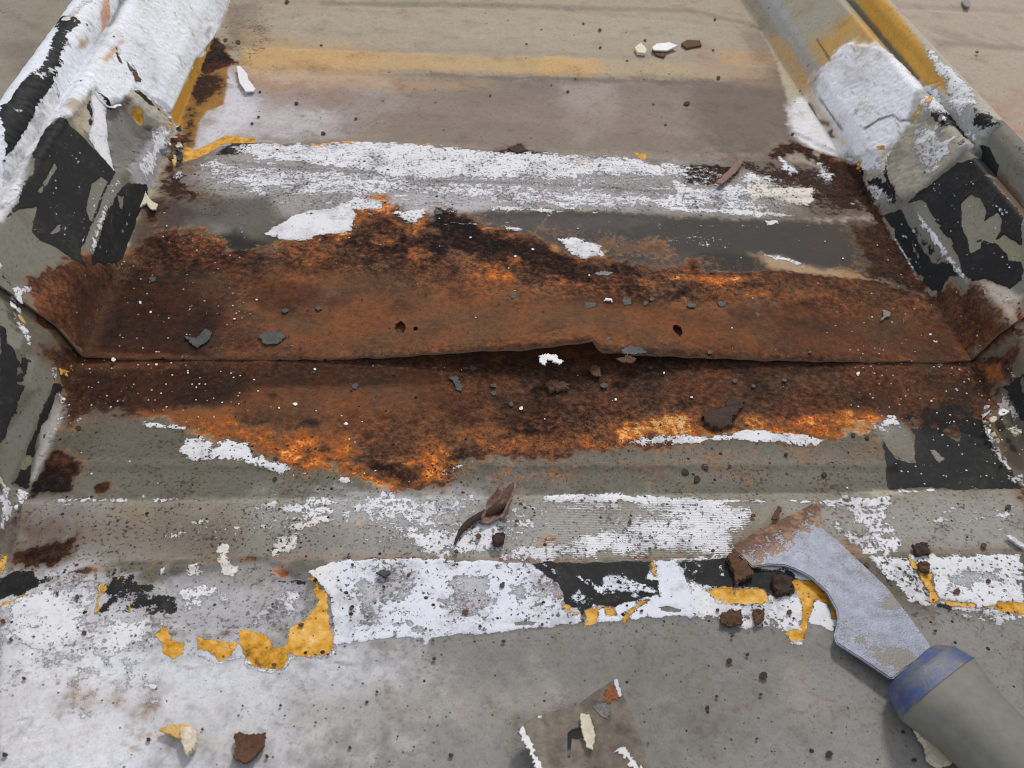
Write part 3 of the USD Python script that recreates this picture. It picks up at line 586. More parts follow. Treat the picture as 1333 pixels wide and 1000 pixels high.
lay('black', 'd6', '925,525 1000,530 1080,600 1060,640 1000,590 930,560', 2, .8); lay('black', 'd6', '1120,480 1230,560 1200,600 1130,570', 2, .85)
lay('black', 'd6', '880,375 905,380 930,440 900,445', 1.4, .8)
lay('white', 'd6', '1080,560 1150,580 1150,620 1090,640', 2, .64)
lay('yellow', 'd6', '870,500 900,450 915,460 890,520 840,560 835,545', 1.2, .85)
base((.40, .365, .295), 'd6', '740,690 830,565 930,530 1050,620 1060,690 960,775 870,860 790,895 745,810', 1.6, 1)
lay('white', 'd6', '840,600 930,535 1045,625 1045,690 950,775 870,820 840,700', 4, .8)
base((.26, .235, .185), 'd6', '745,690 800,630 830,700 780,760', 5, .7)
lay('white', 'd6', '600,690 700,670 735,720 730,770 640,770', 1.8, .72); lay('white', 'd6', '560,690 600,700 580,730 550,710', 1, .8)
lay('yellow', 'd6', '690,655 735,650 740,680 700,682', 1.2, .9); lay('yellow', 'd6', '598,710 632,705 635,740 605,748', 1.2, .9)
lay('black', 'd6', '740,660 752,662 735,740 760,810 800,880 780,880 735,800 725,740', 1.2, .9)
lay('black', 'd6', '610,785 700,770 760,810 790,880 830,900 760,910 700,860 640,830', 2, .74); lay('white', 'd6', '630,815 690,820 770,880 700,870', 1.6, .7)
lay('rust', 'd6', '560,680 600,740 620,800 600,800 560,740', 3, .8)
soft('h', 3.2, 'd6', '830,545 880,385 960,385 1010,430 1140,480 1220,560 1170,640 1050,690 960,600 920,525', 2.5)
soft('h', 2.2, 'd6', '740,690 830,565 930,530 1050,620 1060,690 960,775 870,860 790,895 745,810', 3)
soft('h', 2.0, 'd6', '450,300 560,200 700,220 880,380 905,450 830,560 740,680 720,740 560,690 300,590 300,470 400,430', 2)
soft('h', 1.8, 'd6', '610,690 720,680 740,780 640,780', 1.6)
soft('speck', .09, 'd6', '400,0 700,0 900,450 720,740 300,600', 6)
lay('black', 'd7', '470,500 500,470 650,355 760,260 860,190 960,158 1010,210 1070,290 1333,590 1333,1010 905,1010 872,885 780,720 720,640 690,600 630,480 600,455', .9, 1)
for a in ('890,480 960,420 1030,440 1070,540 1055,612 1150,550 1182,600 1172,690 1120,772 1040,745 1030,810 955,842 930,735 890,645', '1130,760 1200,708 1333,800 1333,965 1280,1005 1220,845', '600,455 650,520 710,600 690,610 740,640 720,660 690,620', '800,720 835,770 820,790 870,870 850,880 790,790', '730,390 765,450 755,455 725,400'): erase('black', 'd7', a, .8, 1)
base((.255, .25, .195), 'd7', '890,480 960,420 1030,440 1070,540 1150,550 1182,600 1172,690 1120,772 1040,745 1030,810 955,842 930,735 890,645', 2, .9)
base((.25, .245, .17), 'd7', '1130,760 1200,708 1333,800 1333,965 1280,1005 1220,845', 2, .9)
lay('black', 'd7', '975,740 1040,745 1000,775', 1, .9)
lay('black', 'd7', '960,158 1060,55 1110,90 1168,205 1110,290 1060,290 1010,220', 1, 1)
base((.215, .21, .18), 'd7', '460,500 600,455 700,600 872,870 905,1010 860,1010 700,800 560,620', 2, 1)
lay('black', 'd7', '520,640 560,620 700,800 760,900 700,930 600,800', 2.4, .66)
lay('white', 'd7', '527,502 548,500 720,730 915,1000 880,1005 800,905 700,765', .8, .86)
lay('black', 'd7', '315,560 455,500 560,700 640,830 700,900 840,930 900,1010 570,1010 450,780', 1.3, .9)
lay('white', 'd7', '300,570 322,590 455,790 580,1010 545,1010 430,795', 1.1, .7)
erase('black', 'd7', '540,760 600,850 580,890 540,830', 1.4, .7)
base((.205, .20, .165), 'd7', '1040,0 1180,10 1333,120 1333,385 1170,225 1090,60', 1.4, 1)
lay('black', 'd7', '1170,0 1333,110 1333,125 1240,40', 1.4, .8); lay('white', 'd7', '950,50 1050,0 1040,60 980,100', 2, .66)
base((.17, .125, .085), 'd7', '1080,300 1172,235 1333,400 1333,590', 1.5, 1)
base((.30, .25, .20), 'd7', '1240,310 1333,390 1333,410 1240,330', 1.2, .8)
base((.26, .25, .23), 'd7', '270,450 340,440 380,500 300,550', 1.6, .9); lay('white', 'd7', '180,330 240,340 260,420 400,440 390,465 270,440', 1.6, .74)
soft('wspeck', .10, 'd7', '480,480 960,160 1333,590 1333,1000 900,1000', 4)
# near the lap and below it, right
lay('rust', 'd8', '290,130 380,110 440,100 600,80 700,190 780,260 800,300 700,330 620,365 560,410 400,410 300,270', 3.4, .95)
soft('tone', .40, 'd8', '280,100 620,70 800,300 560,420 380,420', 4); soft('tone', .66, 'd8', '300,120 360,130 390,190 320,180', 3, .8); soft('tone', .62, 'd8', '500,330 560,360 570,410 520,400', 4, .6)
base((.11, .075, .05), 'd8', '400,200 700,150 780,260 560,410 400,400', 8, .7); soft('rust', .45, 'd8', '450,170 640,120 720,260 600,360 480,300', 8, .5)
base((.64, .545, .455), 'd8', '610,60 720,80 800,130 800,300 760,290 700,175 640,115', 2.5, .9)
lay('white', 'd8', '615,60 700,80 790,140 760,170 720,170 650,115', 2, .7); soft('cream', .9, 'd8', '600,40 800,60 800,900 600,900', 4)
lay('rust', 'd8', '740,170 800,150 800,240 770,230', 1.8, .86)
lay('rust', 'd8', '560,410 640,355 720,340 800,300 800,400 740,480 690,530 600,570 520,560', 2.6, .86); soft('tone', .30, 'd8', '540,410 800,300 800,420 690,540 520,570', 3)
soft('tone', .74, 'd8', '600,420 700,410 720,500 660,490', 3, .85)
lay('white', 'd8', '690,385 740,400 780,480 750,490', 2, .62)
lay('black', 'd8', '715,510 800,485 800,650 770,620 740,560', 1.4, .95)
lay('white', 'd8', '665,600 700,580 690,545 712,538 770,620 768,660 800,740 740,720 690,670 760,690 740,640', 1.2, .82)
lay('white', 'd8', '600,600 630,578 662,600 640,620 645,650 665,720 722,830 745,860 735,880 680,825 625,700', 1.3, .68); lay('rust', 'd8', '610,590 640,575 670,600 650,635 615,630', 2, .74)
base((.07, .055, .042), 'd8', '650,640 760,700 800,760 800,880 740,850 680,730', 3, .9)
lay('white', 'd8', '745,900 800,890 800,940 760,930', 1.6, .85)
lay('black', 'c6', '1270,470 1333,450 1333,640 1300,560', 1.6, .8)
lay('rust', 'c6', '1290,890 1333,880 1333,950 1300,930', 2, .85)

lay('black', 'd8', '330,-20 500,-20 480,50 445,112 405,100 365,40', 1.4, .95)
lay('black', 'd8', '525,-20 800,-20 800,60 750,98 700,82 640,52 585,62 545,20', 1.3, .97)
base((.215, .21, .18), 'd8', '495,-20 530,-20 580,75 545,82', 1.5, .9); lay('white', 'd8', '505,-20 525,-20 570,72 550,78', .9, .75)
lay('rust', 'p', '1100,295 1150,288 1190,345 1225,390 1180,388 1130,365', 3, .78); soft('tone', .25, 'p', '1090,285 1155,280 1230,395 1130,370', 5)
base((.085, .062, .048), 'p', '180,265 215,252 240,285 205,330 155,350', 5, .85)

soft('con', 1.25, 'p', '200,300 470,268 575,272 640,298 740,335 880,352 1000,350 1000,380 880,400 740,385 600,360 400,345 200,345', 8)
soft('tone', .14, 'p', '590,300 640,302 740,345 840,362 835,380 740,365 640,345 580,330', 7, .8)
soft('tone', .30, 'p', '280,335 480,325 620,345 600,365 420,360 300,360', 9, .6)
soft('tone', .24, 'p', '330,360 420,380 400,410 340,400', 9, .5)
soft('speck', .75, 'p', '180,545 1165,545 1165,640 60,645', 6); soft('speck', .8, 'p', '20,650 440,645 440,725 10,760', 8)
base((.15, .135, .115), 'p', '100,690 250,680 330,700 300,730 130,735', 10, .6); base((.16, .145, .12), 'p', '330,690 430,670 600,700 560,722 340,722', 12, .5)
base((.50, .50, .535), 'p', '440,735 560,740 740,740 720,760 560,765 450,765', 8, .4)

_rg = random.Random(5)
def scratches(view, poly, n, ln, w, direction, name='white', d=.8):
    pg = Polygon(px(view, poly)); x0, y0, x1, y1 = pg.bounds; k = 0
    while k < n:
        c = (_rg.uniform(x0, x1), _rg.uniform(y0, y1))
        if not pg.contains(shapely.Point(c)): continue
        k += 1; a = math.radians(direction+_rg.gauss(0, 9)); l = ln*_rg.uniform(.3, 1.2); h = w*_rg.uniform(.5, 1.3); ca, sa = math.cos(a), math.sin(a)
        P4 = np.array([[-l, 0], [-l*.3, h], [l, h*.2], [l*.4, -h]])@np.array([[ca, sa], [-sa, ca]])+c
        if name == 'grey': base((.19, .185, .165), 'p', P4.ravel(), .8, .8)
        else: lay(name, 'p', P4.ravel(), .6, d)

erase('black', 'd3', '190,830 300,880 400,900 420,1000 200,1000', 2, .6)
scratches('c1', '240,470 340,560 420,660 340,840 290,950 130,900 180,520', 26, 9, .8, 120, 'white', .72)
scratches('c1', '470,700 545,705 460,980 345,980', 16, 8, .7, 115, 'white', .72)
scratches('d7', '480,500 960,165 1333,600 1333,1000 900,1000', 26, 9, .8, 55, 'white', .72)
scratches('d7', '320,560 455,500 840,930 900,1000 570,1000', 22, 10, .7, 55, 'white', .72)
scratches('c1', '480,20 800,20 700,250 560,300', 26, 5, .5, 65, 'grey')
scratches('d6', '520,220 700,230 880,400 800,600 600,640', 26, 6, .5, 50, 'grey')
scratches('p', '620,730 1000,728 1000,790 740,800', 26, 7, .7, 55, 'white', .74)
scratches('p', '440,840 1333,815 1333,1000 300,1000', 30, 11, .6, 20, 'grey')
scratches('p', '560,290 860,290 860,320 600,310', 12, 9, .6, 120, 'grey')

for a_, d_ in (('440,748 520,740 545,780 470,800', .66), ('560,745 645,742 655,800 590,812', .62), ('655,762 722,750 735,792 670,800', .66), ('470,800 540,795 560,825 480,830', .56), ('1210,740 1300,735 1320,765 1230,775', .6)):
    erase('white', 'p', a_, 6, d_); base((.52, .52, .56), 'p', a_, 8, .9)
base((.42, .40, .39), 'p', '0,880 90,870 120,900 80,960 0,950', 14, .4); base((.40, .36, .33), 'p', '80,905 200,900 220,940 110,950', 8, .5)
base((.60, .56, .52), 'p', '0,955 200,950 420,960 420,975 200,970 0,985', 8, .4)
lay('black', 'c9', '730,205 760,200 860,330 845,345', 1.6, .66); lay('rust', 'c9', '660,150 720,190 740,240 690,200', 2, .7)
scratches('p', '0,850 440,840 560,840 560,1000 0,1000', 26, 9, .7, 15, 'grey')
lay('rust', 'c7', '380,760 460,750 580,770 570,830 420,830 300,800 220,820 230,760', 5, .42)

_rb = random.Random(21)
def blotches(view, poly, n, size, vals, op=.6):
    pg = Polygon(px(view, poly)); x0, y0, x1, y1 = pg.bounds; k = 0
    while k < n:
        c = (_rb.uniform(x0, x1), _rb.uniform(y0, y1))
        if not pg.contains(shapely.Point(c)): continue
        k += 1; r = size*_rb.uniform(.4, 1.3)
        P8 = [(c[0]+r*1.5*_rb.uniform(.5, 1.2)*math.cos(t), c[1]+r*.75*_rb.uniform(.5, 1.2)*math.sin(t)) for t in np.linspace(0, 6.28, 8)[:-1]]
        soft('tone', _rb.choice(vals), 'p', np.array(P8).ravel(), _rb.uniform(1.2, 4.5), op)
blotches('p', '200,320 470,280 640,310 860,360 1180,385 1230,450 900,450 440,455 300,440', 46, 15, (.28, .34, .42, .60, .66, .36))
blotches('p', '470,285 640,305 760,345 880,365 880,395 640,360 400,345', 26, 13, (.08, .12, .18, .72, .16))
blotches('p', '330,515 1100,500 1140,545 900,560 640,590 520,625 330,570', 34, 13, (.14, .24, .34, .62, .20))
blotches('p', '300,565 560,600 640,585 600,600 530,632 400,605', 16, 9, (.12, .2, .88, .9), .7)
blotches('p', '840,560 1130,535 1150,548 1000,565 860,578', 14, 8, (.2, .92, .6, .3), .7)
lay('black', 'c7', '360,430 380,300 420,235 520,250 600,262 665,340 668,434 500,428', 3, .56)
scratches('c7', '640,260 1000,215 1160,290 1150,440 900,490 660,470', 36, 9, .9, 97, 'white', .72)
scratches('c7', '640,300 1000,230 1160,290 1150,440 900,490 660,470', 14, 8, .9, 97, 'black', .66)
lay('white', 'p', '1180,660 1330,650 1330,690 1220,705', 5, .52); lay('white', 'p', '1090,655 1160,650 1170,700 1130,712', 3, .55)
soft('dust', .34, 'p', '225,215 340,225 350,270 230,290', 10); soft('dust', .30, 'p', '940,215 1100,215 1140,285 1000,280', 10)

soft('tone', .54, 'p', '330,425 470,400 700,398 880,410 1000,430 1000,466 780,440 560,455 340,464', 9, .62)
soft('con', .34, 'p', '330,415 470,398 880,400 1200,425 1220,468 780,445 340,466', 8, .9)
soft('dust', .30, 'p', '640,285 820,300 860,335 760,335 690,300', 10); soft('dust', .34, 'p', '900,290 1130,290 1190,360 1050,345 980,320', 10); soft('dust', .26, 'p', '210,265 350,262 360,300 230,310', 10)
lay('white', 'p', '470,278 600,288 860,290 1000,294 1000,302 860,300 700,292 600,298', 3, .42); lay('white', 'p', '860,300 960,310 950,330 880,325', 4, .38)
lay('rust', 'p', '700,300 780,335 830,342 880,335 860,318 760,310', 4, .42)
base((.12, .105, .095), 'p', '560,288 700,280 860,290 820,305 640,300', 7, .5)
for v_, pl_ in (('c7', '1090,470 1190,300 1250,360 1250,540 1090,570'), ('c7', '930,480 1080,540 1050,620 940,610'), ('c7', '745,500 880,540 870,590 760,560'), ('c7', '600,480 690,540 660,590'), ('c9', '150,335 350,332 360,378 190,375'), ('c9', '470,300 630,400 600,430 480,500')):
    scratches(v_, pl_, 7, 6, .9, 80, 'white', .74); scratches(v_, pl_, 5, 5, .8, 80, 'black', .62)
base((.20, .155, .12), 'p', '60,660 180,655 300,668 300,700 120,715 60,700', 12, .45)
base((.105, .095, .085), 'p', '560,600 700,598 860,620 700,636 600,630', 9, .4); base((.21, .20, .175), 'p', '860,585 1080,585 1150,600 1080,630 900,625', 10, .4)
lay('rust', 'p', '240,560 700,600 1160,560 1160,600 700,632 300,612', 5, .26)

# ------------------------------------------------------------------ evaluation of the outlines at the vertices
def sdf(q, poly):                       # signed distance in mm, positive inside
    a = poly; b = np.roll(poly, -1, 0); best = np.full(len(q), 1e9); inside = np.zeros(len(q), bool)
    for (x0, y0), (x1, y1) in zip(a, b):
        ex, ey = x1-x0, y1-y0; dx, dy = q[:, 0]-x0, q[:, 1]-y0
        w = np.clip((dx*ex+dy*ey)/(ex*ex+ey*ey+1e-15), 0, 1)
        best = np.minimum(best, (dx-w*ex)**2+(dy-w*ey)**2)
        if y0 != y1:
            inside ^= ((y0 > q[:, 1]) != (y1 > q[:, 1])) & (q[:, 0] < ex*(q[:, 1]-y0)/ey+x0)
    return np.sqrt(best)*1000*np.where(inside, 1, -1)
LAYERS = ['white', 'yellow', 'black', 'rust']
def paint(q, default):
    n = len(q); q3 = np.c_[q*1000, np.zeros(n)]
    n1 = meshkit.fbm(q3/14, 3, 1)*2-1; n2 = meshkit.fbm(q3/4.5, 3, 7)*2-1; n3 = meshkit.noise(q3/1.6, 5)*2-1
    jn = n1*0.9+n2*0.9+n3*0.35
    F = {k: np.full(n, -0.2) for k in LAYERS}
    F.update(tone=np.full(n, 0.42), speck=np.full(n, .15), dust=np.zeros(n), weave=np.zeros(n), cream=np.full(n, .25), h=np.zeros(n), wspeck=np.zeros(n), con=np.full(n, .8), base=default(q).copy())
    for name, poly, val, r, d, jag in OPS:
        m = (r+2*jag+2)/1000; lo, hi = poly.min(0)-m, poly.max(0)+m
        k = np.nonzero(((q > lo) & (q < hi)).all(1))[0]
        if len(k) == 0: continue
        sd_ = sdf(q[k], poly)+jag*jn[k]
        if name == 'base':
            w = np.clip(.5+sd_/(2*r), 0, 1); w = w*w*(3-2*w)*d
            F['base'][k] = F['base'][k]*(1-w[:, None])+val*w[:, None]
        elif val is not None:
            w = np.clip(.5+sd_/(2*r), 0, 1); w = w*w*(3-2*w)*d
            F[name][k] = F[name][k]*(1-w)+val*w
        else:
            D = d+(.2 if d > .9 else 0); c = -.2+(D+.2)*np.clip(.5+sd_/(2*r), 0, 1)
            if name[0] == '-': F[name[1:]][k] = np.minimum(F[name[1:]][k], 1-c)
            else: F[name][k] = np.maximum(F[name][k], c)
    F['n1'], F['n2'], F['n3'] = n1, n2, n3
    return F

# ------------------------------------------------------------------ materials
def panel_material():
    N, Lk = {}, []
    def node(name, kind, **kw):
        links = {k: v for k, v in kw.items() if isinstance(v, str) and '.' in v}
        N[name] = (kind, {k: v for k, v in kw.items() if k not in links})
        Lk.extend((v, f'{name}.{k}') for k, v in links.items())
        return name
    cnt = [0]
    def math_(op, a, b=0.5, c=0.0, clamp=False):
        cnt[0] += 1
        return node(f'm{cnt[0]}', 'math', math_type=op, value1=a, value2=b, value3=c, use_clamp=clamp)+'.value'
    def sstep(v, lo, hi):
        cnt[0] += 1
        return node(f'm{cnt[0]}', 'map_range', range_type='smoothstep', value=v, from_min=lo, from_max=hi, to_min=0.0, to_max=1.0, clamp=True)+'.result'
    def mix(fac, a, b, kind='mix'):
        cnt[0] += 1
        return node(f'm{cnt[0]}', 'mix', mix_type=kind, fac=fac, color1=a, color2=b)+'.color'
    def ramp(v, stops):
        cnt[0] += 1
        return node(f'm{cnt[0]}', 'rgb_ramp', fac=v, ramp=stops)+'.color'
    node('geo', 'geometry')
    for a in ('ma', 'mb', 'mc', 'md'):
        node(a, 'attribute', attribute=a); node(a+'s', 'separate_color', color_type='rgb', color=a+'.color')
    node('bc', 'attribute', attribute='tint')
    P = 'geo.position'
    node('nA', 'noise_texture', vector=P, scale=300.0, detail=9.0, roughness=0.7)
    node('nB', 'noise_texture', vector=P, scale=1100.0, detail=4.0, roughness=0.6)
    node('nC', 'noise_texture', vector=P, scale=42.0, detail=7.0, roughness=0.6)
    node('nF', 'noise_texture', vector=P, scale=520.0, detail=6.0, roughness=0.66)
    node('mpS', 'mapping', vector=P, scale=(0.25, 1.0, 1.0))
    node('nS', 'noise_texture', vector='mpS.vector', scale=330.0, detail=6.0, roughness=0.6)
    node('wv', 'wave_texture', wave_type='bands', bands_direction='y', profile='sine', vector=P, scale=330.0, distortion=2.5, detail=3.0, detail_scale=3.0)
    white, yellow, black = 'mas.r', 'mas.g', 'mas.b'
    rust, tone, speck = 'mbs.r', 'mbs.g', 'mbs.b'
    dust, weave, cream = 'mcs.r', 'mcs.g', 'mcs.b'
    con = 'mds.g'
    cen = lambda n, k: math_('multiply', math_('subtract', n, 0.5), k)
    a1 = cen('nA.fac', 1.7); b1 = cen('nB.fac', 0.7); c1 = cen('nC.fac', 1.1); s1 = cen('nS.fac', 1.0)
    rag = math_('add', a1, b1)
    wvn = math_('multiply', math_('multiply', weave, math_('multiply', 'nC.fac', 1.3)), math_('subtract', 'wv.fac', 0.5))
    vW = math_('add', math_('add', white, math_('multiply', math_('add', rag, s1), 0.8)), math_('multiply', wvn, 0.75))
    vW = math_('subtract', vW, math_('multiply', sstep(math_('add', 'nF.fac', math_('multiply', c1, .3)), .53, .65), .6))
    mW = sstep(vW, .42, .56)
    mY = sstep(math_('add', yellow, math_('multiply', rag, .7)), .46, .54)
    mK = sstep(math_('add', black, math_('multiply', math_('add', rag, math_('multiply', s1, .5)), .72)), .46, .54)
    mR = sstep(math_('add', rust, math_('multiply', math_('add', rag, c1), .7)), .38, .62)
    # bare sheet and old films: the tint with cloudy grime and fine grain
    g = math_('add', math_('add', math_('multiply', a1, .55), math_('multiply', b1, .85)), math_('multiply', c1, .40))
    gain = math_('add', 1.0, math_('multiply', g, 1.0))
    col = mix(1.0, 'bc.color', ramp(gain, [(0, (0, 0, 0)), (1, (1, 1, 1))]), 'multiply')
    cnt[0] += 1
    node('gv', 'combine_xyz', x=math_('multiply', gain, .93), y=math_('multiply', gain, .915), z=math_('multiply', gain, .90))
    col = node('base_grain', 'vector_math', math_type='multiply', vector1='bc.color', vector2='gv.vector')+'.vector'
    gm = sstep(math_('add', math_('multiply', c1, 1.5), math_('add', math_('multiply', a1, .9), math_('multiply', b1, .5))), -.05, .55)
    node('gcol', 'vector_math', math_type='multiply', vector1=col, vector2=(.50, .455, .415))
    col = mix(math_('multiply', gm, .8), col, 'gcol.vector')
    grit = sstep(math_('add', math_('add', 'nF.fac', math_('multiply', b1, .12)), math_('multiply', c1, .35)), .54, .66)
    col = mix(math_('multiply', grit, math_('multiply', speck, 1.25), clamp=True), col, (.055, .042, .033))
    lm = sstep(math_('add', math_('multiply', c1, -1.4), math_('multiply', s1, .9)), .12, .6)
    node('lcol', 'vector_math', math_type='multiply', vector1=col, vector2=(1.3, 1.3, 1.33))
    col = mix(math_('multiply', lm, .6), col, 'lcol.vector')
    # rust
    node('rv', 'voronoi_texture', vector=P, scale=420.0, feature='smooth_f1', smoothness=0.6)
    rt = math_('multiply_add', math_('add', math_('multiply', a1, .8), math_('add', math_('multiply', c1, .6), math_('multiply', b1, .62))), con, tone)
    rcol = ramp(rt, [(0, (.010, .008, .0075)), (.14, (.022, .012, .009)), (.30, (.056, .026, .0155)), (.45, (.112, .050, .026)), (.60, (.195, .084, .038)), (.74, (.36, .100, .019)), (.88, (.60, .21, .042)), (1, (.74, .43, .18))])
    mh = sstep(math_('add', rust, math_('multiply', math_('add', rag, c1), .8)), -.02, .42)
    hcol = ramp(math_('add', rt, .13), [(0, (.03, .02, .016)), (.3, (.07, .04, .028)), (.55, (.20, .11, .06)), (.75, (.42, .20, .07)), (1, (.66, .42, .22))])
    col = mix(math_('multiply', mh, .55), col, hcol)
    col = mix(mR, col, rcol)
    node('nD', 'noise_texture', vector=P, scale=26.0, detail=3.0, roughness=0.55)
    hd = sstep('nD.fac', .40, .62)
    node('rcv', 'vector_math', math_type='multiply', vector1=rcol, vector2=(1.10, .99, .93))
    node('rcg', 'vector_math', math_type='multiply', vector1=rcol, vector2=(.80, .92, 1.04))
    rcol = mix(hd, 'rcv.vector', 'rcg.vector')
    col = mix(mR, col, rcol)
    fk = sstep(math_('add', 'nF.fac', math_('multiply', c1, .35)), .585, .66)
    col = mix(math_('multiply', math_('multiply', fk, mR), math_('multiply', con, .85)), col, (.028, .022, .02))
    kcol = ramp(math_('add', .5, math_('add', math_('multiply', a1, .6), math_('multiply', c1, .8))), [(0, (.011, .011, .0115)), (.55, (.021, .021, .021)), (1, (.06, .058, .052))])
    col = mix(mK, col, kcol)
    ycol = ramp(math_('add', .5, math_('add', math_('multiply', a1, .9), math_('multiply', c1, .9))), [(.12, (.10, .06, .02)), (.3, (.40, .19, .02)), (.5, (.60, .30, .04)), (.8, (.74, .46, .14)), (1, (.78, .62, .38))])
    col = mix(mY, col, ycol)
    wc = ramp(cream, [(0, (.66, .675, .73)), (.3, (.70, .695, .70)), (1, (.70, .62, .50))])
    wdirt = math_('multiply', sstep(math_('add', math_('multiply', a1, .8), math_('add', math_('multiply', c1, 1.7), math_('multiply', b1, .5))), -.12, .45), .75)
    wc = mix(wdirt, wc, (.35, .345, .365))
    col = mix(mW, col, wc)
    # thin brown dirt on everything
    dm = sstep(math_('add', dust, math_('multiply', math_('add', rag, c1), .45)), .3, .85)
    col = mix(dm, col, (.075, .045, .031))
    # pits and specks
    node('sv', 'voronoi_texture', vector=P, scale=300.0)
    node('svs', 'separate_color', color_type='rgb', color='sv.color')
    rad = math_('multiply', math_('power', 'svs.g', 4.0), .30)
    on = math_('less_than', 'svs.r', math_('multiply', speck, .6))
    sp = math_('multiply', on, math_('less_than', math_('add', 'sv.distance', math_('multiply', b1, .22)), rad))
    spc = mix('svs.b', (.022, .016, .013), (.085, .05, .035))
    col = mix(sp, col, spc)
    node('tv', 'voronoi_texture', vector=P, scale=620.0)
    node('tvs', 'separate_color', color_type='rgb', color='tv.color')
    on2 = math_('less_than', 'tvs.r', math_('multiply', speck, .8))
    sp2 = math_('multiply', on2, math_('less_than', 'tv.distance', math_('multiply', math_('power', 'tvs.g', 2.0), .34)))
    col = mix(math_('multiply', sp2, .8), col, (.05, .035, .027))
    on3 = math_('less_than', 'tvs.b', 'mds.r')
    sp3 = math_('multiply', on3, math_('less_than', math_('add', 'tv.distance', math_('multiply', b1, .2)), math_('multiply', 'tvs.g', .33)))
    col = mix(sp3, col, (.68, .65, .6))
    rough = math_('add', .64, math_('multiply', mR, .33))
    rough = math_('subtract', rough, math_('multiply', mK, .05))
    # paint thickness and texture as relief
    hgt = math_('add', math_('multiply', mW, .9), math_('add', math_('multiply', mY, .7), math_('multiply', mK, .5)))
    hgt = math_('add', hgt, math_('multiply', math_('add', math_('multiply', a1, .9), math_('multiply', b1, .55)), math_('add', .12, math_('multiply', mR, .62))))
    hgt = math_('add', hgt, math_('multiply', sp, .5))
    hgt = math_('add', hgt, math_('multiply', wvn, .5))
    node('bump', 'bump', height=hgt, strength=0.9, distance=0.0006)
    node('pb', 'principled_bsdf', base_color=col, roughness=rough, specular_ior_level=.07, normal='bump.normal')
    return usdkit.material(stage, '/World/Looks/weathered_panel', N, Lk, surface='pb.BSDF')
PANEL = panel_material()

def simple(name, c1, c2, scale=400., rough=.6, bump=.0003, metallic=0., c3=None, contrast=.22, spec=.4):
    stops = [(.5-contrast, c1), (.5+contrast, c2)] + ([(.5+contrast*1.6, c3)] if c3 else [])
    return usdkit.material(stage, '/World/Looks/'+name, {
        'g': ('geometry', {}), 'n': ('noise_texture', {'scale': scale, 'detail': 7., 'roughness': .65}), 'r': ('rgb_ramp', {'ramp': stops}),
        'n2': ('noise_texture', {'scale': scale*3, 'detail': 4., 'roughness': .6}),
        'b': ('bump', {'strength': .8, 'distance': bump}),
        'p': ('principled_bsdf', {'roughness': rough, 'metallic': metallic, 'specular_ior_level': spec})},
        [('g.position', 'n.vector'), ('g.position', 'n2.vector'), ('n.fac', 'r.fac'), ('r.color', 'p.base_color'), ('n2.fac', 'b.height'), ('b.normal', 'p.normal')], surface='p.BSDF')
def mat(name, *a, **k): return simple(name, *a, **k)
DARKRUST = mat('dark_rust', (.030, .019, .014), (.075, .038, .024), 900., .9, .0006)
BROWN = mat('brown_rust', (.06, .03, .018), (.15, .07, .035), 900., .9, .0006)
PINKRUST = mat('pinkish_rust', (.14, .075, .055), (.30, .19, .15), 900., .85, .0004)
ORANGE = mat('orange_rust', (.16, .055, .018), (.36, .14, .04), 900., .9, .0005)
CHARCOAL = mat('charcoal_scale', (.022, .022, .023), (.07, .068, .068), 700., .6, .0004)
GREYCHIP = mat('grey_chip', (.10, .10, .095), (.26, .25, .235), 600., .7, .0004)
WHITECHIP = mat('white_chip', (.60, .59, .58), (.78, .775, .77), 500., .55, .0002, c3=(.4, .37, .33))
CREAM = mat('cream_chip', (.50, .42, .28), (.72, .66, .52), 500., .6, .0003, c3=(.35, .26, .16))
OCHRE = mat('ochre_chip', (.52, .29, .06), (.70, .46, .16), 500., .55, .0003, c3=(.75, .65, .45))
SLATE = mat('bluish_sliver', (.45, .46, .50), (.65, .66, .70), 500., .5, .0002)
GRIP = mat('grip_rubber', (.135, .130, .105), (.185, .178, .148), 160., .62, .0001, c3=(.10, .095, .085))
COLLAR = usdkit.material(stage, '/World/Looks/collar_blue', {
    'g': ('geometry', {}), 'n': ('noise_texture', {'scale': 75., 'detail': 9., 'roughness': .68}), 'f': ('noise_texture', {'scale': 900., 'detail': 3.}),
    'r': ('rgb_ramp', {'ramp': [(.38, (.016, .05, .30)), (.44, (.03, .065, .20)), (.52, (.06, .08, .15)), (.62, (.12, .115, .11))]}),
    'a': ('mix', {'mix_type': 'multiply', 'fac': .35}),
    'b': ('bump', {'strength': .5, 'distance': .0002}), 'p': ('principled_bsdf', {'roughness': .5})},
    [('g.position', 'n.vector'), ('g.position', 'f.vector'), ('n.fac', 'r.fac'), ('r.color', 'a.color1'), ('f.color', 'a.color2'), ('a.color', 'p.base_color'), ('f.fac', 'b.height'), ('b.normal', 'p.normal')], surface='p.BSDF')
